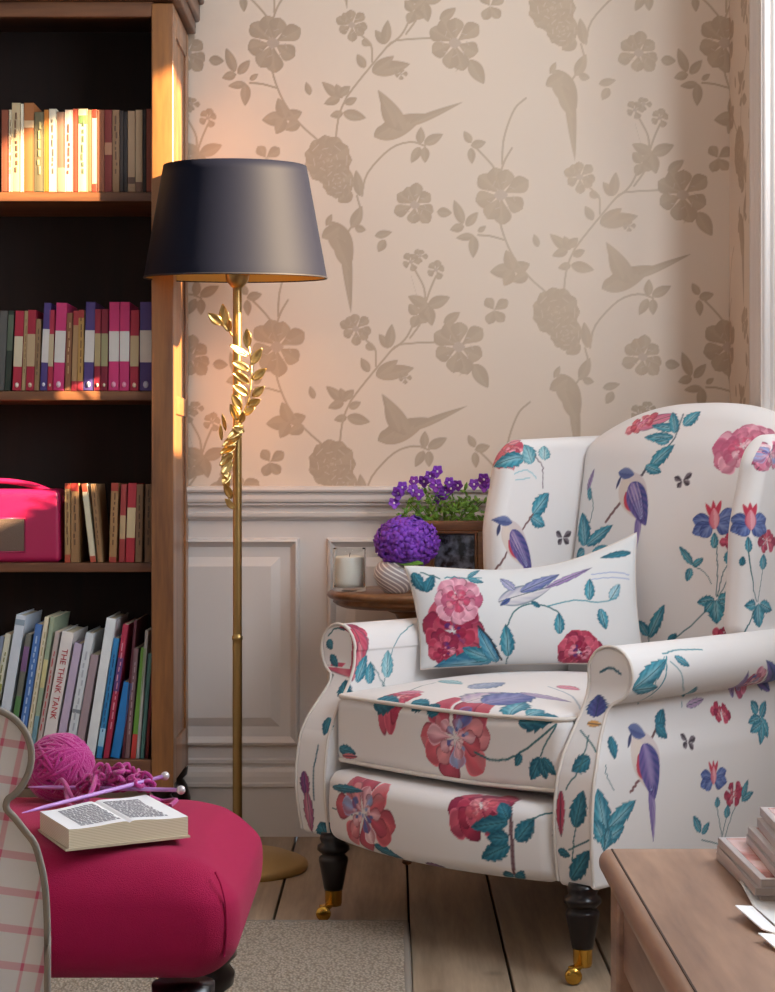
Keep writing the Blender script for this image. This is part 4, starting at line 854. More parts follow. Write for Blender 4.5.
# --- throw pillow, standing on the seat and facing out
A_ = [np.array(p) for p in ((.052, 3.645, .466), (.514, 3.69, .470), (.510, 3.785, .738), (.020, 3.69, .672))]    # BL BR TR TL
pc = sum(A_)/4; pil = None
nu, nv = 230, 140; V, F = cube_surface(np.linspace(-1, 1, nu), [-1, 1], np.linspace(-1, 1, nv))
u, s_, v = V.T; sc1 = 1-.055*(1-np.abs(u)**2.2); sc2 = 1-.045*(1-np.abs(v)**2.2)
uu = (u*sc2+1)/2; vv = (v*sc1+1)/2
P = ((1-uu)*(1-vv))[:, None]*A_[0]+(uu*(1-vv))[:, None]*A_[1]+(uu*vv)[:, None]*A_[2]+((1-uu)*vv)[:, None]*A_[3]
P[:, 2] -= .036*np.sin(PI*np.clip(uu, 0, 1)**1.25)*np.clip(vv, 0, 1)**1.5
nP = np.cross(A_[1]-A_[0], A_[3]-A_[0]); nP /= np.linalg.norm(nP)
th = (.062*np.clip((1-u**2), 0, 1)**.5*np.clip(1-v**2, 0, 1)**.5+.0015)*(1+.06*noise(P, 18, 9))
Vw = P+nP[None]*(th*(-s_))[:, None]+np.array([0, .012, 0]); 
if np.dot(nP, [0, -1, 0]) < 0: pass
def pil_fn(p):
    p.leaf((412, 573), (424, 592), .026, dark=True); p.leaf((426, 592), (434, 574), .022, dark=True); p.stem([(420, 572), (440, 578)], .003)
    p.peony((452, 632), .058, RED, RCORE, 61, sq=1.15, n=9); p.peony((458, 600), .046, PINK, [lin('#c24a68'), lin('#d78a98')], 62, n=8); p.peony((446, 650), .034, RED, RCORE, 66, n=7)
    p.leaf((492, 662), (434, 668), .034, [lin('#2d6f90'), lin('#5aa0b8'), lin('#9fd0dc')]); p.leaf((494, 660), (462, 648), .03); p.leaf((498, 664), (478, 628), .03, [lin('#2d6f90'), lin('#5aa0b8'), lin('#9fd0dc')]); p.stem([(478, 626), (492, 642), (502, 662)], .004, '#2b2f3a')
    p.leaf((508, 657), (506, 624), .03); p.stem([(506, 668), (508, 655)], .003)
    p.stem([(507, 626), (514, 612), (528, 604), (546, 606), (558, 612), (562, 620)], .003); p.leaf((560, 634), (559, 612), .022); p.leaf((540, 607), (530, 600), .01, dark=True)
    p.leaf((589, 600), (590, 578), .022); p.leaf((610, 600), (620, 584), .022, [lin('#6a9eb0'), lin('#a8ccd6'), lin('#c8dde0')]); p.leaf((600, 608), (606, 630), .022); p.stem([(548, 606), (575, 600), (600, 602), (616, 598)], .0028, '#5a98a4')
    p.peony((579, 652), .044, RED, RCORE, 63, n=11)
    pu = [lin('#8a8ab0'), lin('#a8a8c8'), lin('#c8c8dc')]
    p.leaf((498, 602), (552, 586), .034, [lin('#c8c4c8'), lin('#a8a4b8'), lin('#e0dcd8')], serr=0); p.leaf((520, 592), (560, 572), .022, [lin('#5a6498'), lin('#8a90b8'), lin('#a8a8c8')]); p.leaf((515, 590), (500, 576), .018, pu); p.leaf((545, 588), (592, 567), .012, [lin('#8a6aa0'), lin('#b098c0'), lin('#c0b0cc')]); p.leaf((510, 598), (500, 606), .01, [lin('#4a5590')]*3)
    p.stem([(445, 577), (462, 576), (482, 576)], .003, '#3a8490'); p.leaf((468, 576), (480, 568), .01); p.leaf((468, 577), (484, 582), .01)
    p.stem([(592, 574), (612, 572), (630, 574)], .0022, '#8fa0c8'); p.stem([(592, 579), (612, 577), (630, 579)], .002, '#8fa0c8'); p.leaf((632, 552), (600, 556), .014, dark=True)
pl = Print(Vw, F, '#dadada', Vw); 
n0 = normals(Vw, F)
if np.mean(n0[s_ < 0]@np.array([0, -1, 0])) < 0: F = F[:, ::-1]; pl = Print(Vw, F, '#dadada', Vw)
pil_fn(pl)
pil = thing('throw_pillow', 'white oblong pillow printed with flying bird and red peonies on armchair seat', 'pillow', (.28, 3.70, .47))
pb = build('pillow_cover', local(pil, Vw), F, M['chintz'], pil, col=pl.C)
ed = []
for k in range(4):
    a, b_ = A_[k], A_[(k+1) % 4]; c0 = (a+b_)/2; inn = (pc-c0)
    for t in np.linspace(0, 1, 24)[:-1]: ed.append(a+(b_-a)*t+inn*(.055 if k % 2 == 0 else .045)*(1-abs(2*t-1)**2.2)*1.0+np.array([0, .012, 0])-np.array([0, 0, .036*math.sin(PI*(1-t)**1.25) if k == 2 else 0]))
build('seam_cord', *tube(local(pil, np.array(ed)), .0022, 6, True), M['piping'], pb)

# ------------------------------------------------------------------ side table group
tb = thing('side_table', 'small round brown pedestal table tucked behind the armchair', 'table', (.03, 4.1, 0))
build('table_top', *lathe([(.05, .553), (.10, .558), (.150, .562), (.165, .568), (.172, .574), (.170, .579), (.180, .583), (.185, .589), (.1835, .595), (.178, .599), (0.001, .599)], 64), M['walnut'], tb)
build('pedestal', *lathe([(.05, .553), (.03, .545), (.018, .52), (.016, .42), (.024, .38), (.028, .33), (.018, .29), (.015, .2), (.024, .16), (.03, .13), (.03, .09), (.02, .08)][::-1], 24), M['walnut'], tb)
for k in range(3):
    a = k*2.094+.5; P = spline([(0, 0, .12), (.06*math.cos(a), .06*math.sin(a), .11), (.12*math.cos(a), .12*math.sin(a), .05), (.155*math.cos(a), .155*math.sin(a), .012)], 16); build('foot', *tube(P, np.linspace(.016, .011, 16), 8), M['walnut'], tb)
TT = .5992
p = at(349.5, 590, 4.08); cj = thing('candle', 'thick white candle in a clear glass jar on the side table', 'candle', (p[0], 4.07, TT))
g_ = lathe([(.0355, .0), (.0375, .003), (.0375, .094), (.0365, .097), (.0350, .094), (.0345, .009), (.001, .007)], 40); build('glass_jar', g_[0], g_[1], M['glass'], cj)
cw = build('wax', *lathe([(.001, .0075), (.031, .0085), (.032, .02), (.033, .074), (.030, .078), (.02, .076), (.001, .075)], 32), M['wax'], cj)
build('wick', *tube([(0, 0, .072), (.0005, 0, .080), (.002, 0, .086)], .0009, 6), plain('charred_wick', '#2a2522', .9), cw)
# hydrangea in a swirled pot
hp = thing('hydrangea_pot', 'round purple hydrangea in white swirl striped pot on the side table', 'potted plant', ((396-CX)/448, 4.0, TT))
build('pot', *lathe([(.001, 0), (.022, .0), (.026, .003), (.043, .02), (.050, .038), (.048, .054), (.040, .066), (.034, .070), (.030, .067), (.001, .06)], 48), M['swirl'], hp)
bl = []; gx = np.random.default_rng(3); cen = np.array([.024, 0, .112])
for k in range(150):
    z = 1-2*(k+.5)/150; th = k*2.39996; r = math.sqrt(max(0, 1-z*z)); d = np.array([r*math.cos(th), r*math.sin(th), z]); 
    if z < -.86: continue
    c = cen+d*np.array([.072, .066, .058])*gx.uniform(.9, 1.03); up = np.array([0, 0, 1.]) if abs(d[2]) < .9 else np.array([1., 0, 0]); a1 = np.cross(d, up); a1 /= np.linalg.norm(a1); a2 = np.cross(d, a1); ph = gx.uniform(0, 6.28)
    for q in range(4):
        a = ph+q*PI/2; e = math.cos(a)*a1+math.sin(a)*a2; bl.append(leafmesh(c+e*.0008, c+e*.0155+d*gx.uniform(-.004, .006), .0155, -.25, d, 4, 3, .0006))
V, F = join(*bl); hyc = build('flower_head', V, F, M['purple'], hp)
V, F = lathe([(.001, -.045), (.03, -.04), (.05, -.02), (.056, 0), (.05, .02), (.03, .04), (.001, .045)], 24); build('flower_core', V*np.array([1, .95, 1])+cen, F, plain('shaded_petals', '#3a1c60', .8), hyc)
build('leaf', *leafmesh((.0, -.03, .07), (.06, -.06, .060), .03, .3, (0, -.5, 1)), M['leafgreen'], hp)
# framed picture
fx = (455-CX)/439; fr = thing('framed_picture', 'small wooden framed picture leaning behind the hydrangea', 'framed picture', (fx, 4.10, TT), -.12)
H, Wd = .158, .15
def bar(x0, z0, x1, z1_): return box(((x0+x1)/2, 0, (z0+z1_)/2), (abs(x1-x0), .016, abs(z1_-z0)), .003)
parts = [bar(-Wd/2, 0, Wd/2, .024), bar(-Wd/2, H-.024, Wd/2, H), bar(-Wd/2, .024, -Wd/2+.024, H-.024), bar(Wd/2-.024, .024, Wd/2, H-.024), box((0, -.006, .0265), (Wd-.046, .01, .005), .001), box((0, -.006, H-.0265), (Wd-.046, .01, .005), .001), box((Wd/2-.0265, -.006, H/2), (.005, .01, H-.05), .001), box((-Wd/2+.0265, -.006, H/2), (.005, .01, H-.05), .001)]
build('frame', *join(*parts), M['walnut'], fr); build('mount', *box((0, .002, H/2), (Wd-.04, .004, H-.04), .0005), plain('grey_mount', '#5c5a60', .6), fr)
m, n, l, p_ = nodes('picture_print'); tc = n.new('ShaderNodeTexCoord'); t = n.new('ShaderNodeTexNoise'); t.inputs['Scale'].default_value = 45; t.inputs['Detail'].default_value = 5; l.new(tc.outputs['Object'], t.inputs['Vector'])
r = n.new('ShaderNodeValToRGB'); r.color_ramp.elements[0].position = .45; r.color_ramp.elements[0].color = (*lin('#1f2026'), 1); r.color_ramp.elements[1].position = .62; r.color_ramp.elements[1].color = (*lin('#7a869c'), 1); l.new(t.outputs['Fac'], r.inputs['Fac']); l.new(r.outputs['Color'], p_.inputs['Base Color']); p_.inputs['Roughness'].default_value = .2
build('picture', *box((0, -.001, H/2), (Wd-.062, .004, H-.066), .0005), m, fr)
build('easel_strut', *box((0, .028, .05), (.03, .004, .10), .001), M['walnut'], fr)
# violas
vp = thing('potted_viola', 'leafy green pot of small purple violas behind the picture frame', 'potted plant', (.115, 4.195, TT))
build('pot', *lathe([(.001, 0), (.034, 0), (.046, .09), (.050, .092), (.050, .104), (.044, .104), (.040, .09), (.001, .088)], 32), M['clay'], vp)
gx = np.random.default_rng(5); lf = []
for k in range(620):
    a = gx.uniform(0, 6.28); rr = gx.uniform(0, 1)**.6; x = rr*math.cos(a)*.105; y = rr*math.sin(a)*.048; z = .10+gx.uniform(0, .125)*(1.1-.4*rr**2)
    d = np.array([gx.normal(), gx.normal(), gx.uniform(-.1, 1.1)]); d /= np.linalg.norm(d); L = gx.uniform(.012, .022); lf.append(leafmesh((x, y, z), np.array([x, y, z])+d*L, L*.42, .2, (gx.normal()*.3, -.8, .8), 4, 3, .0005))
stm = [tube(spline([(gx.uniform(-.02, .02), gx.uniform(-.02, .02), .09), (math.cos(a)*.04, math.sin(a)*.02, .15), (math.cos(a)*.09, math.sin(a)*.04, .2)], 6), .0013, 5) for a in np.arange(16)*.393]
fo = build('foliage', *join(*lf), M['leafgreen'], vp); build('stem', *join(*stm), M['leafgreen'], fo)
def flower_mesh(c, s, tilt):
    ds = [(90+38, 1), (90-38, 1), (180+8, .95), (-8, .95), (-90, 1.1)]; out = []; R = np.array(Matrix.Rotation(tilt[0], 3, 'Z'))@np.array(Matrix.Rotation(tilt[1], 3, 'X'))
    for a, k in ds:
        e = np.array([math.cos(math.radians(a)), 0, math.sin(math.radians(a))]); V, F = leafmesh(e*s*.05, e*s*k, s*.95, .12, (0, -1, 0), 5, 4, .0005); out.append((V@R.T+c, F))
    return join(*out), R
for k, (px, py) in enumerate([(398, 493), (394, 503), (414, 481), (413, 490), (424, 481), (402, 487), (437, 471), (436, 485), (439, 499), (449, 482), (451, 488), (458, 485), (474, 484), (484, 479), (485, 486), (430, 476), (419, 494), (445, 492)]):
    Yv = 4.165+gx.uniform(-.01, .02); c = at(px, py, Yv)-np.array([.115, 4.195, TT]); c = c+np.array([0, -.0, 0])
    (V, F), R = flower_mesh(c, gx.uniform(.0135, .0175), (gx.uniform(-.5, .5), gx.uniform(-.4, .3)))
    f = build('flower', V, F, M['viola'], vp); V, F = rbox((.0022, .0014, .0026), .0013, step=.002); build('flower_eye', V@R.T+c+R@np.array([0, -.0015, -.001]), F, M['viola_eye'], f)

# ------------------------------------------------------------------ footstool and things on it
ft = thing('footstool', 'crimson upholstered footstool with dark turned legs on the rug', 'footstool', (-.475, 2.19, 0))
V, F = rbox((.29, .20, .068), .045, step=.008)
pf = np.clip((1-(V[:, 0]/.29)**2)*(1-(V[:, 1]/.20)**2), 0, 1); up = V[:, 2] > 0
V[:, 2] += np.where(up, .018*pf**.5, 0); bz = .012*np.cos(np.clip(V[:, 2]/.068, -1, 1)*PI/2); V[:, 0] *= 1+bz/.29; V[:, 1] *= 1+bz/.2; V[:, 2] += .357
V[:, 2] -= .012*ss(.7, 1.0, np.abs(V[:, 0])/.29)*up*ss(0, .06, V[:, 2]-.357)
sb = build('upholstery', V, F, M['crimson'], ft)
for sx in (-1, 1):
    ps = []
    for zl_, k_ in [(-.035, 1), (-.02, 1), (0, 1), (.02, 1), (.034, .98), (.046, .93), (.056, .82)]:
        bz_ = .012*math.cos(zl_/.068*PI/2); ps.append((sx*(.245+.0325*k_)*(1+bz_/.29), -(.155+.0325*k_)*(1+bz_/.2), .357+zl_-(.010 if zl_ > .04 else 0)*0))
    build('corner_seam', *tube(spline(ps, 24), .0013, 6), M['crimson'], sb)
for x in (-.225, .235):
    for y in (-.15, .15):
        build('leg', *lathe([(.014, 0), (.02, .012), (.018, .03), (.013, .05), (.02, .09), (.028, .14), (.026, .17), (.018, .185), (.03, .195), (.032, .21), (.024, .222), (.034, .232), (.036, .28)], 24, (x, y, 0)), M['ebony'], ft)
# open book
def ftop(x, y): 
    u, v = (x+.49)/.29, (y-2.19)/.20; p_ = max(0, (1-u*u)*(1-v*v)); return .345+.078+.018*p_**.5
zt = .4405
q = {k: at(*p, (CH-zt)*FOC/0+1) if False else None for k, p in {}.items()}
def onz(px, py, z): Yy = (CH-z)*FOC/(py-HY); return np.array([(px-CX)*Yy/FOC, Yy, z])
a, b_, c_, d_ = onz(69, 829, zt+.024), onz(188, 816, zt+.024), onz(146, 794, zt+.024), onz(40, 811, zt+.024)
ob_ = thing('open_book', 'thick open pattern book lying on the crimson footstool', 'book', ((a+c_)/2)*np.array([1, 1, 0])+np.array([0, 0, zt]))
def bq(u, v, z): p_ = (1-u)*(1-v)*a+u*(1-v)*b_+u*v*c_+(1-u)*v*d_; return np.array([p_[0], p_[1], z])
nu = 41; V = []; 
us = np.linspace(0, 1, nu); hz = [.0245-.0022*math.exp(-((u-.5)/.02)**2)+.0015*math.cos((u-.5)*8) for u in us]
for v in np.linspace(0, 1, 9):
    for u, h in zip(us, hz): V.append(bq(u, v, zt+h))
for v in np.linspace(0, 1, 9):
    for u in us: V.append(bq(u, v, zt+.002))
n1 = 9*nu; F = []
for j in range(8):
    for i in range(nu-1):
        k = j*nu+i; F += [[k, k+1, k+nu+1, k+nu], [n1+k, n1+k+nu, n1+k+nu+1, n1+k+1]]
bd = [i for i in range(nu)]+[j*nu+nu-1 for j in range(1, 9)]+[8*nu+i for i in range(nu-2, -1, -1)]+[j*nu for j in range(7, 0, -1)]
m_ = len(bd); F += [[bd[k], n1+bd[k], n1+bd[(k+1) % m_], bd[(k+1) % m_]] for k in range(m_)]
mpg, n, l, p_ = nodes('page_edges'); tc = n.new('ShaderNodeTexCoord'); wv = n.new('ShaderNodeTexWave'); wv.bands_direction = 'Z'; wv.inputs['Scale'].default_value = 180; wv.inputs['Distortion'].default_value = .8; l.new(tc.outputs['Object'], wv.inputs['Vector'])
r = n.new('ShaderNodeValToRGB'); r.color_ramp.elements[0].color = (*lin('#b9a888'), 1); r.color_ramp.elements[1].color = (*lin('#e0d3b6'), 1); l.new(wv.outputs['Color'], r.inputs['Fac']); l.new(r.outputs['Color'], p_.inputs['Base Color']); p_.inputs['Roughness'].default_value = .8
o = fixn(build('page_block', local(ob_, V), F, [mpg, M['paper']], ob_, smooth=False))
mi = np.zeros(len(o.data.polygons), dtype=np.int32)
for k, pl_ in enumerate(o.data.polygons): mi[k] = 1 if (pl_.normal.z > .5 and pl_.center.z > .012) else 0
o.data.polygons.foreach_set('material_index', mi)
blk = []
gr = random.Random(2)
for (u0, u1) in ((.13, .46), (.54, .87)):
    nr = 13
    for rr in range(nr):
        v = .14+.72*rr/(nr-1); u = u0
        while u < u1-.01:
            w = gr.uniform(.012, .04); ue = min(u+w, u1); hh = .0247+.0015*math.cos((((u+ue)/2)-.5)*8)-.0022*math.exp(-((((u+ue)/2)-.5)/.02)**2)
            c4 = [bq(u, v-.02, zt+hh), bq(ue, v-.02, zt+hh), bq(ue, v+.02, zt+hh), bq(u, v+.02, zt+hh)]; blk.append((np.array(c4+[c+np.array([0, 0, .0002]) for c in c4]), [[4, 5, 6, 7], [0, 1, 5, 4], [1, 2, 6, 5], [2, 3, 7, 6], [3, 0, 4, 7], [3, 2, 1, 0]])); u = ue+gr.uniform(.004, .014)
build('printed_text', *(lambda vf: (local(ob_, vf[0]), vf[1]))(join(*blk)), plain('grey_ink', '#8b878c', .8), o, smooth=False)
cb = []
for z in (zt-.0003, zt+.0022): cb += [a*[1, 1, 0]+[-.003, -.003, z], b_*[1, 1, 0]+[.003, -.003, z], c_*[1, 1, 0]+[.003, .003, z], d_*[1, 1, 0]+[-.003, .003, z]]
fixn(build('cover', local(ob_, cb), [[0, 1, 2, 3], [4, 5, 6, 7], [0, 1, 5, 4], [1, 2, 6, 5], [2, 3, 7, 6], [3, 0, 4, 7]], colmat('#b9a88e'), ob_, smooth=False))
# ball of wool
yb = thing('ball_of_wool', 'round magenta ball of wool behind the open book', 'wool', at(60, 762, 2.31)*np.array([1, 1, 0])+np.array([0, 0, .436]))
R = .0405; strands = []; gy = np.random.default_rng(8)
V, F = rbox((R*.93,)*3, R*.92, step=.006); core_ = (V+np.array([0, 0, R+.004]), F); strands.append(core_)
for b in range(13):
    ax_ = gy.normal(size=3); ax_ /= np.linalg.norm(ax_); e1 = np.cross(ax_, [0, 0, 1.]); e1 /= np.linalg.norm(e1); e2 = np.cross(ax_, e1)
    for k in range(5):
        off = (k-2)*.0058; rr = math.sqrt(max(1e-6, (R+.0006*b/4)**2-off**2)); th = np.arange(44)*2*PI/44
        P = np.array([rr*(math.cos(t)*e1+math.sin(t)*e2)+ax_*(off+.0035*math.sin(3*t+k+b)) for t in th]); strands.append(tube(P+np.array([0, 0, R+.004]), 0.0029, 6, True))
build('wound_strands', *join(*strands), M['wool'], yb)
# knitting on two needles
kn = thing('knitting', 'magenta knitting with loops hanging on lilac needles by the book', 'knitting', at(95, 785, 2.25)*np.array([1, 1, 0])+np.array([0, 0, .436]))
def wl(px, py, Y): return local(kn, at(px, py, Y))
for a1, a2, y1, y2 in (((22, 813), (165, 776), 2.09, 2.24), ((28, 787), (181, 790), 2.27, 2.19)):
    A1, A2 = wl(*a1, y1), wl(*a2, y2); nd = build('needle', *tube([A1+(A2-A1)*t for t in np.linspace(0, 1, 8)], [.0006]+[.0026]*7, 8), M['lilac'], kn)
    V, F = rbox((.0055,)*3, .0054, step=.003); build('needle_knob', V*np.array([1, 1, 1])+A2, F, M['knob'], nd)
lp_ = []; gk = np.random.default_rng(4)
for k in range(70):
    t = k/69; px = 84+66*t; py = 783+gk.uniform(-9, 9)*(.5+.8*math.sin(t*PI))-5*math.sin(t*PI); Yy = gk.uniform(2.21, 2.27)
    c0 = wl(px, py, Yy); r0 = gk.uniform(.0035, .0065); ph = gk.uniform(0, 6.28); d1 = gk.normal(size=3); d1 /= np.linalg.norm(d1); d2 = np.cross(d1, gk.normal(size=3)); d2 /= np.linalg.norm(d2)
    P = np.array([c0+r0*(math.cos(a)*d1+math.sin(a)*d2)+.002*math.sin(2*a+ph)*d1 for a in np.arange(16)*2*PI/16]); P[:, 2] = np.maximum(P[:, 2], .005); lp_.append(tube(P, .0027, 6, True))
P = [wl(*p) for p in ((66, 790, 2.24), (70, 806, 2.18), (82, 806, 2.16), (92, 790, 2.18), (96, 776, 2.22))]; lp_.append(tube(spline(P, 30), .0032, 6))
P = [wl(*p) for p in ((52, 792, 2.26), (62, 780, 2.25), (74, 800, 2.2), (86, 799, 2.17))]; lp_.append(tube(spline(P, 24), .003, 6))
P = [wl(*p) for p in ((148, 796, 2.24), (162, 801, 2.27), (176, 800, 2.24), (170, 806, 2.2))]; lp_.append(tube(spline(P, 24), .003, 6))
build('knitted_loops', *join(*lp_), M['wool'], kn)

# ------------------------------------------------------------------ plaid sofa arm, at the left edge
sf = thing('sofa', 'arm of a white sofa checked in pink at left edge of the picture', 'sofa', (-.62, 1.72, 0))
SY = 1.5; ks = FOC/SY
def sx_(px): return (px-CX)/ks
out = []
SA = math.radians(20); S0 = np.array([(47-CX)*SY/FOC, SY]); sf.location = (S0[0], S0[1], 0); sf.rotation_euler = (0, 0, SA)
def spn(px, py):      # photo pixel on the arm's front plane -> local x, z
    e = np.array([math.cos(SA), math.sin(SA)]); m_ = (px-CX)/FOC      # S0+e*t = (m*Y, Y)
    t = (m_*S0[1]-S0[0])/(e[0]-m_*e[1]); Y = S0[1]+e[1]*t; return t, CH-(py-HY)*Y/FOC
c0_ = spn(-20, 758); r_ = abs(spn(31, 758)[0]-c0_[0]); cx_, cz_ = c0_
out = [(cx_+r_*math.cos(t), cz_+r_*math.sin(t)) for t in np.linspace(math.radians(-58), math.radians(200), 34)]
zr = [spn(*p) for p in [(6, 808), (14, 817), (25, 831), (34, 843), (40, 862), (44, 882), (46, 905), (47, 940), (47, 992)]]+[(0.0, .10)]
prof = zr[::-1]+out+[(cx_-.045, cz_-.06), (cx_-.045, .10)]
V, F = prism([tuple(p) for p in prof], 0, .44, 'y')
mpl, n, l, p_ = nodes('pink_check_cotton'); tc = n.new('ShaderNodeTexCoord'); sx = n.new('ShaderNodeSeparateXYZ'); mpp = n.new('ShaderNodeMapping'); mpp.inputs['Rotation'].default_value = (0, math.radians(-12), 0); l.new(tc.outputs['Object'], mpp.inputs['Vector']); l.new(mpp.outputs['Vector'], sx.inputs[0])
def stripe(sock, per, ph, w, soft=.12):
    a1 = n.new('ShaderNodeMath'); a1.operation = 'MULTIPLY_ADD'; a1.inputs[1].default_value = 1/per; a1.inputs[2].default_value = ph; l.new(sock, a1.inputs[0])
    a2 = n.new('ShaderNodeMath'); a2.operation = 'FRACT'; l.new(a1.outputs[0], a2.inputs[0]); a3 = n.new('ShaderNodeMath'); a3.operation = 'SUBTRACT'; a3.inputs[1].default_value = .5; l.new(a2.outputs[0], a3.inputs[0])
    a4 = n.new('ShaderNodeMath'); a4.operation = 'ABSOLUTE'; l.new(a3.outputs[0], a4.inputs[0]); mr = n.new('ShaderNodeMapRange'); mr.inputs['From Min'].default_value = w/per/2; mr.inputs['From Max'].default_value = w/per/2+.012; mr.inputs['To Min'].default_value = 1; mr.inputs['To Max'].default_value = 0; l.new(a4.outputs[0], mr.inputs['Value']); return mr.outputs['Result']
s1 = stripe(sx.outputs['X'], .055, .25, .004); s2 = stripe(sx.outputs['Z'], .030, .1, .006); s3 = stripe(sx.outputs['X'], .055, .55, .002)
ad = n.new('ShaderNodeMath'); ad.operation = 'ADD'; l.new(s1, ad.inputs[0]); l.new(s2, ad.inputs[1]); ad2 = n.new('ShaderNodeMath'); ad2.operation = 'ADD'; l.new(ad.outputs[0], ad2.inputs[0]); l.new(s3, ad2.inputs[1]); ml = n.new('ShaderNodeMath'); ml.operation = 'MULTIPLY'; ml.inputs[1].default_value = .5; ml.use_clamp = True; l.new(ad2.outputs[0], ml.inputs[0])
mx = n.new('ShaderNodeMix'); mx.data_type = 'RGBA'; mx.inputs['A'].default_value = (*lin('#dcdee2'), 1); mx.inputs['B'].default_value = (*lin('#cf6a8a'), 1); l.new(ml.outputs[0], mx.inputs['Factor']); l.new(mx.outputs['Result'], p_.inputs['Base Color']); p_.inputs['Roughness'].default_value = .9; M['plaid'] = mpl
arm_o = fixn(build('armrest', V, F, mpl, sf, smooth=False))
fr_pts = np.array([(x, -.002, z) for x, z in prof[:-2]]); build('piping', *tube(spline(fr_pts, 140), .0030, 7), M['piping_grey'], arm_o)
fr_pts = np.array([(cx_+(x-cx_)*.93-.001, -.001, cz_+(z-cz_)*.93 if z > cz_-.03 else z) for x, z in prof[:-2]])
build('seat_base', *box((cx_-.045-.40, .225, .25), (.8, .42, .28), .03), mpl, sf)
for x in (-.04, -.8): build('leg', *box((x, .2, .058), (.04, .04, .09), .004), M['ebony'], sf)

# ------------------------------------------------------------------ coffee table in the foreground
ct = thing('coffee_table', 'brown pine coffee table with rounded edge in right foreground', 'table', (.606, 1.5, 0))
V, F = rbox((.385, .465, .0145), .014, step=.02); V += np.array([0, 0, .4355]); V[:, 0] += .0; build('table_top', V, F, M['table'], ct)
gv = box((-.371, 0, .4503), (.0022, .90, .0012), .0005); build('edge_groove', *gv, plain('dark_groove', '#3a2416', .8), ct)
build('apron', *join(box((-.355, 0, .375), (.02, .82, .09), .003), box((.355, 0, .375), (.02, .82, .09), .003), box((0, .435, .375), (.66, .02, .09), .003), box((0, -.435, .375), (.66, .02, .09), .003)), M['table'], ct)
for x in (-.345, .345):
    for y in (-.425, .425): build('leg', *box((x, y, .21), (.055, .055, .42), .005), M['table'], ct)
CTZ = .4502
# magazines
def magazine(px, py, z, w, d, t, rot, label, cov, name='magazine'):
    p = onz(px, py, z); o = thing(name, label, 'magazine', (p[0], p[1], z), rot, 'magazines on the coffee table')
    build('pages', *box((w/2, -d/2, t/2), (w-.002, d-.002, t-.0012), .0004), colmat('#a0948e'), o)
    cs = join(box((w/2, -d/2, .0003), (w, d, .0006), .0002), box((w/2, -d/2, t-.0003), (w, d, .0006), .0002), box((.0005, -d/2, t/2), (.001, d, t), .0003)); cvr = build('cover', *cs, colmat('#b4a8a6', .35), o)
    build('cover_picture', *box((w*.5, -d*.5, t+.0001), (w*.95, d*.93, .0003), .0001), cov, cvr); return o
def printmat(name, c1, c2, c3):
    m, n, l, p = nodes(name); tc = n.new('ShaderNodeTexCoord'); t = n.new('ShaderNodeTexNoise'); t.inputs['Scale'].default_value = 14; t.inputs['Detail'].default_value = 3; l.new(tc.outputs['Object'], t.inputs['Vector'])
    r = n.new('ShaderNodeValToRGB'); r.color_ramp.elements[0].position = .4; r.color_ramp.elements[0].color = (*lin(c1), 1); r.color_ramp.elements[1].position = .62; r.color_ramp.elements[1].color = (*lin(c2), 1); e = r.color_ramp.elements.new(.5); e.color = (*lin(c3), 1)
    l.new(t.outputs['Fac'], r.inputs['Fac']); l.new(r.outputs['Color'], p.inputs['Base Color']); p.inputs['Roughness'].default_value = .25; return m
pm1 = printmat('cover_print_pink', '#7a4a44', '#d8b4b0', '#b4706a'); pm2 = printmat('cover_print_grey', '#4a4448', '#b0a4a0', '#7d706c')
z = CTZ
for k, (px, py, t, rot, lab, cv) in enumerate([
    (716, 859, .0078, .03, 'bottom magazine of the stepped pile on the coffee table', pm2), (717, 852, .0075, .0, 'second magazine up in the pile on the coffee table', pm1),
    (718, 845, .0082, .02, 'pink covered magazine third from bottom with its cover showing', pm1), (746, 842, .0078, -.03, 'fourth magazine in the pile, set back to the right above the pink cover', pm2),
    (748, 834, .0078, -.02, 'fifth magazine in the pile, under the topmost two', pm1), (757, 826, .0085, -.05, 'second from top magazine of the stepped pile', pm2), (760, 815, .0085, -.04, 'topmost magazine of the stepped pile beside the armchair', pm1)]):
    magazine(px, py, z, .28, .20, t, rot, lab, cv); z += t+.0004
def sheet(pxs, z0, lift, label):
    P = np.array([onz(x, y, z0) for x, y in pxs]); c0 = P.mean(0); n = len(P); rings = []
    for k, f in enumerate((0, .5, 1)):     # centre, mid ring, rim: the pointed corner curls up
        for q, p in enumerate(P):
            v = c0+(p-c0)*f; rings.append([v[0], v[1], z0+(lift*f*f if q == 0 else lift*.25*f*(q % 2))])
    top = np.array(rings[n:]); m = 2*n; ctr = np.array([[c0[0], c0[1], z0]])
    V = np.concatenate([ctr+[0, 0, .0012], top+[0, 0, .0012], ctr, top]); h = 1+m; F = []
    for q in range(n):
        a, b = 1+q, 1+(q+1) % n; A, B = 1+n+q, 1+n+(q+1) % n
        F += [[0, a, b], [a, A, B, b], [h, h+b, h+a], [h+a, h+b, h+B, h+A], [A, h+A, h+B, B]]
    o = thing('paper_sheet', label, 'paper', (c0[0], c0[1], z0), 0, 'loose white papers on the coffee table')
    bpy.data.objects.remove(o); o = fixn(build('paper_sheet', V-[c0[0], c0[1], z0], F, M['paper'], smooth=False)); o.location = (c0[0], c0[1], z0)
    return tag(o, label, 'paper', 'loose white papers on the coffee table')
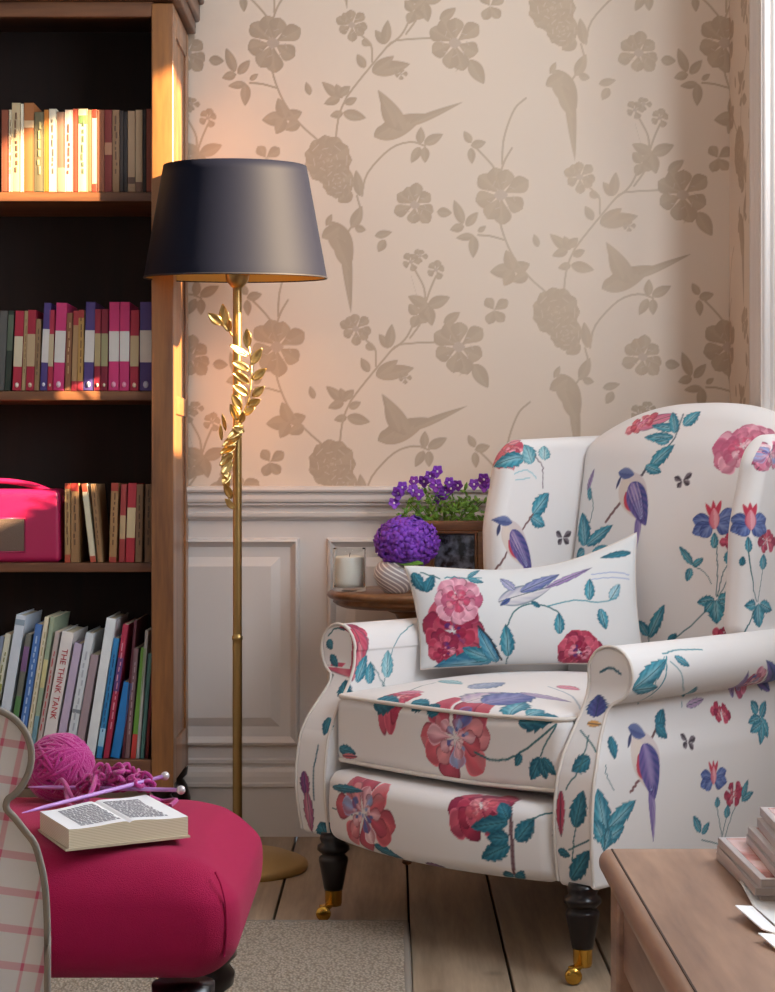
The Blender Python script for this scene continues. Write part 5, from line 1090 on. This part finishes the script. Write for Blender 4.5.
sheet([(740, 888), (770, 884), (808, 884), (812, 930), (782, 932), (753, 908)], CTZ+.0004, .006, 'largest white paper sheet, nearest the magazine pile')
sheet([(735, 914), (752, 909), (776, 932), (812, 934), (808, 946), (762, 932)], CTZ+.0024, .007, 'narrow white paper with pointed end below the largest sheet')
sheet([(758, 941), (776, 937), (812, 942), (812, 962), (780, 953)], CTZ+.0004, .006, 'lowest white paper scrap at the right edge of the picture')

# ------------------------------------------------------------------ light
def area(name, loc, rot, sx, sy, power, col):
    L = bpy.data.lights.new(name, 'AREA'); L.shape = 'RECTANGLE'; L.size = sx; L.size_y = sy; L.energy = power; L.color = col
    o = bpy.data.objects.new(name, L); C.objects.link(o); o.location = loc; o.rotation_euler = rot; return o
# daylight through the two bay windows (area lights standing in the window openings)
area('daylight_large_window', (XB-.01, 2.025, 1.69), (0, PI/2, 0), 1.0, 1.12, 44, (.80, .90, 1.0))
area('daylight_small_window', (XB-.01, 3.28, 2.04), (0, PI/2, 0), .94, .74, 16, (.9, .95, 1.0))
S = bpy.data.lights.new('low_sun', 'SUN'); S.energy = 54; S.color = (1, .74, .44); S.angle = math.radians(.9)
so = bpy.data.objects.new('low_sun', S); C.objects.link(so); so.rotation_euler = Vector((-1, .36, -.41)).to_track_quat('-Z', 'Y').to_euler()
w = bpy.data.worlds.new('world'); bpy.context.scene.world = w; w.use_nodes = True
bg = w.node_tree.nodes['Background']; bg.inputs[0].default_value = (.86, .90, 1.0, 1); bg.inputs[1].default_value = .33

# ------------------------------------------------------------------ camera
cd = bpy.data.cameras.new('camera'); cam = bpy.data.objects.new('camera', cd); C.objects.link(cam); bpy.context.scene.camera = cam
cd.sensor_fit = 'VERTICAL'; cd.sensor_height = 36; cd.lens = FOC/992*36; cam.location = (0, 0, CH); cam.rotation_euler = (PI/2, 0, 0)
cd.shift_x = -(CX-387.5)/992; cd.shift_y = (HY-496)/992; cd.clip_start = .05
sc = bpy.context.scene
sc.view_settings.view_transform = 'Standard'; sc.view_settings.look = 'None'; sc.view_settings.gamma = 1; sc.view_settings.exposure = -0.08
sc.view_settings.use_curve_mapping = False
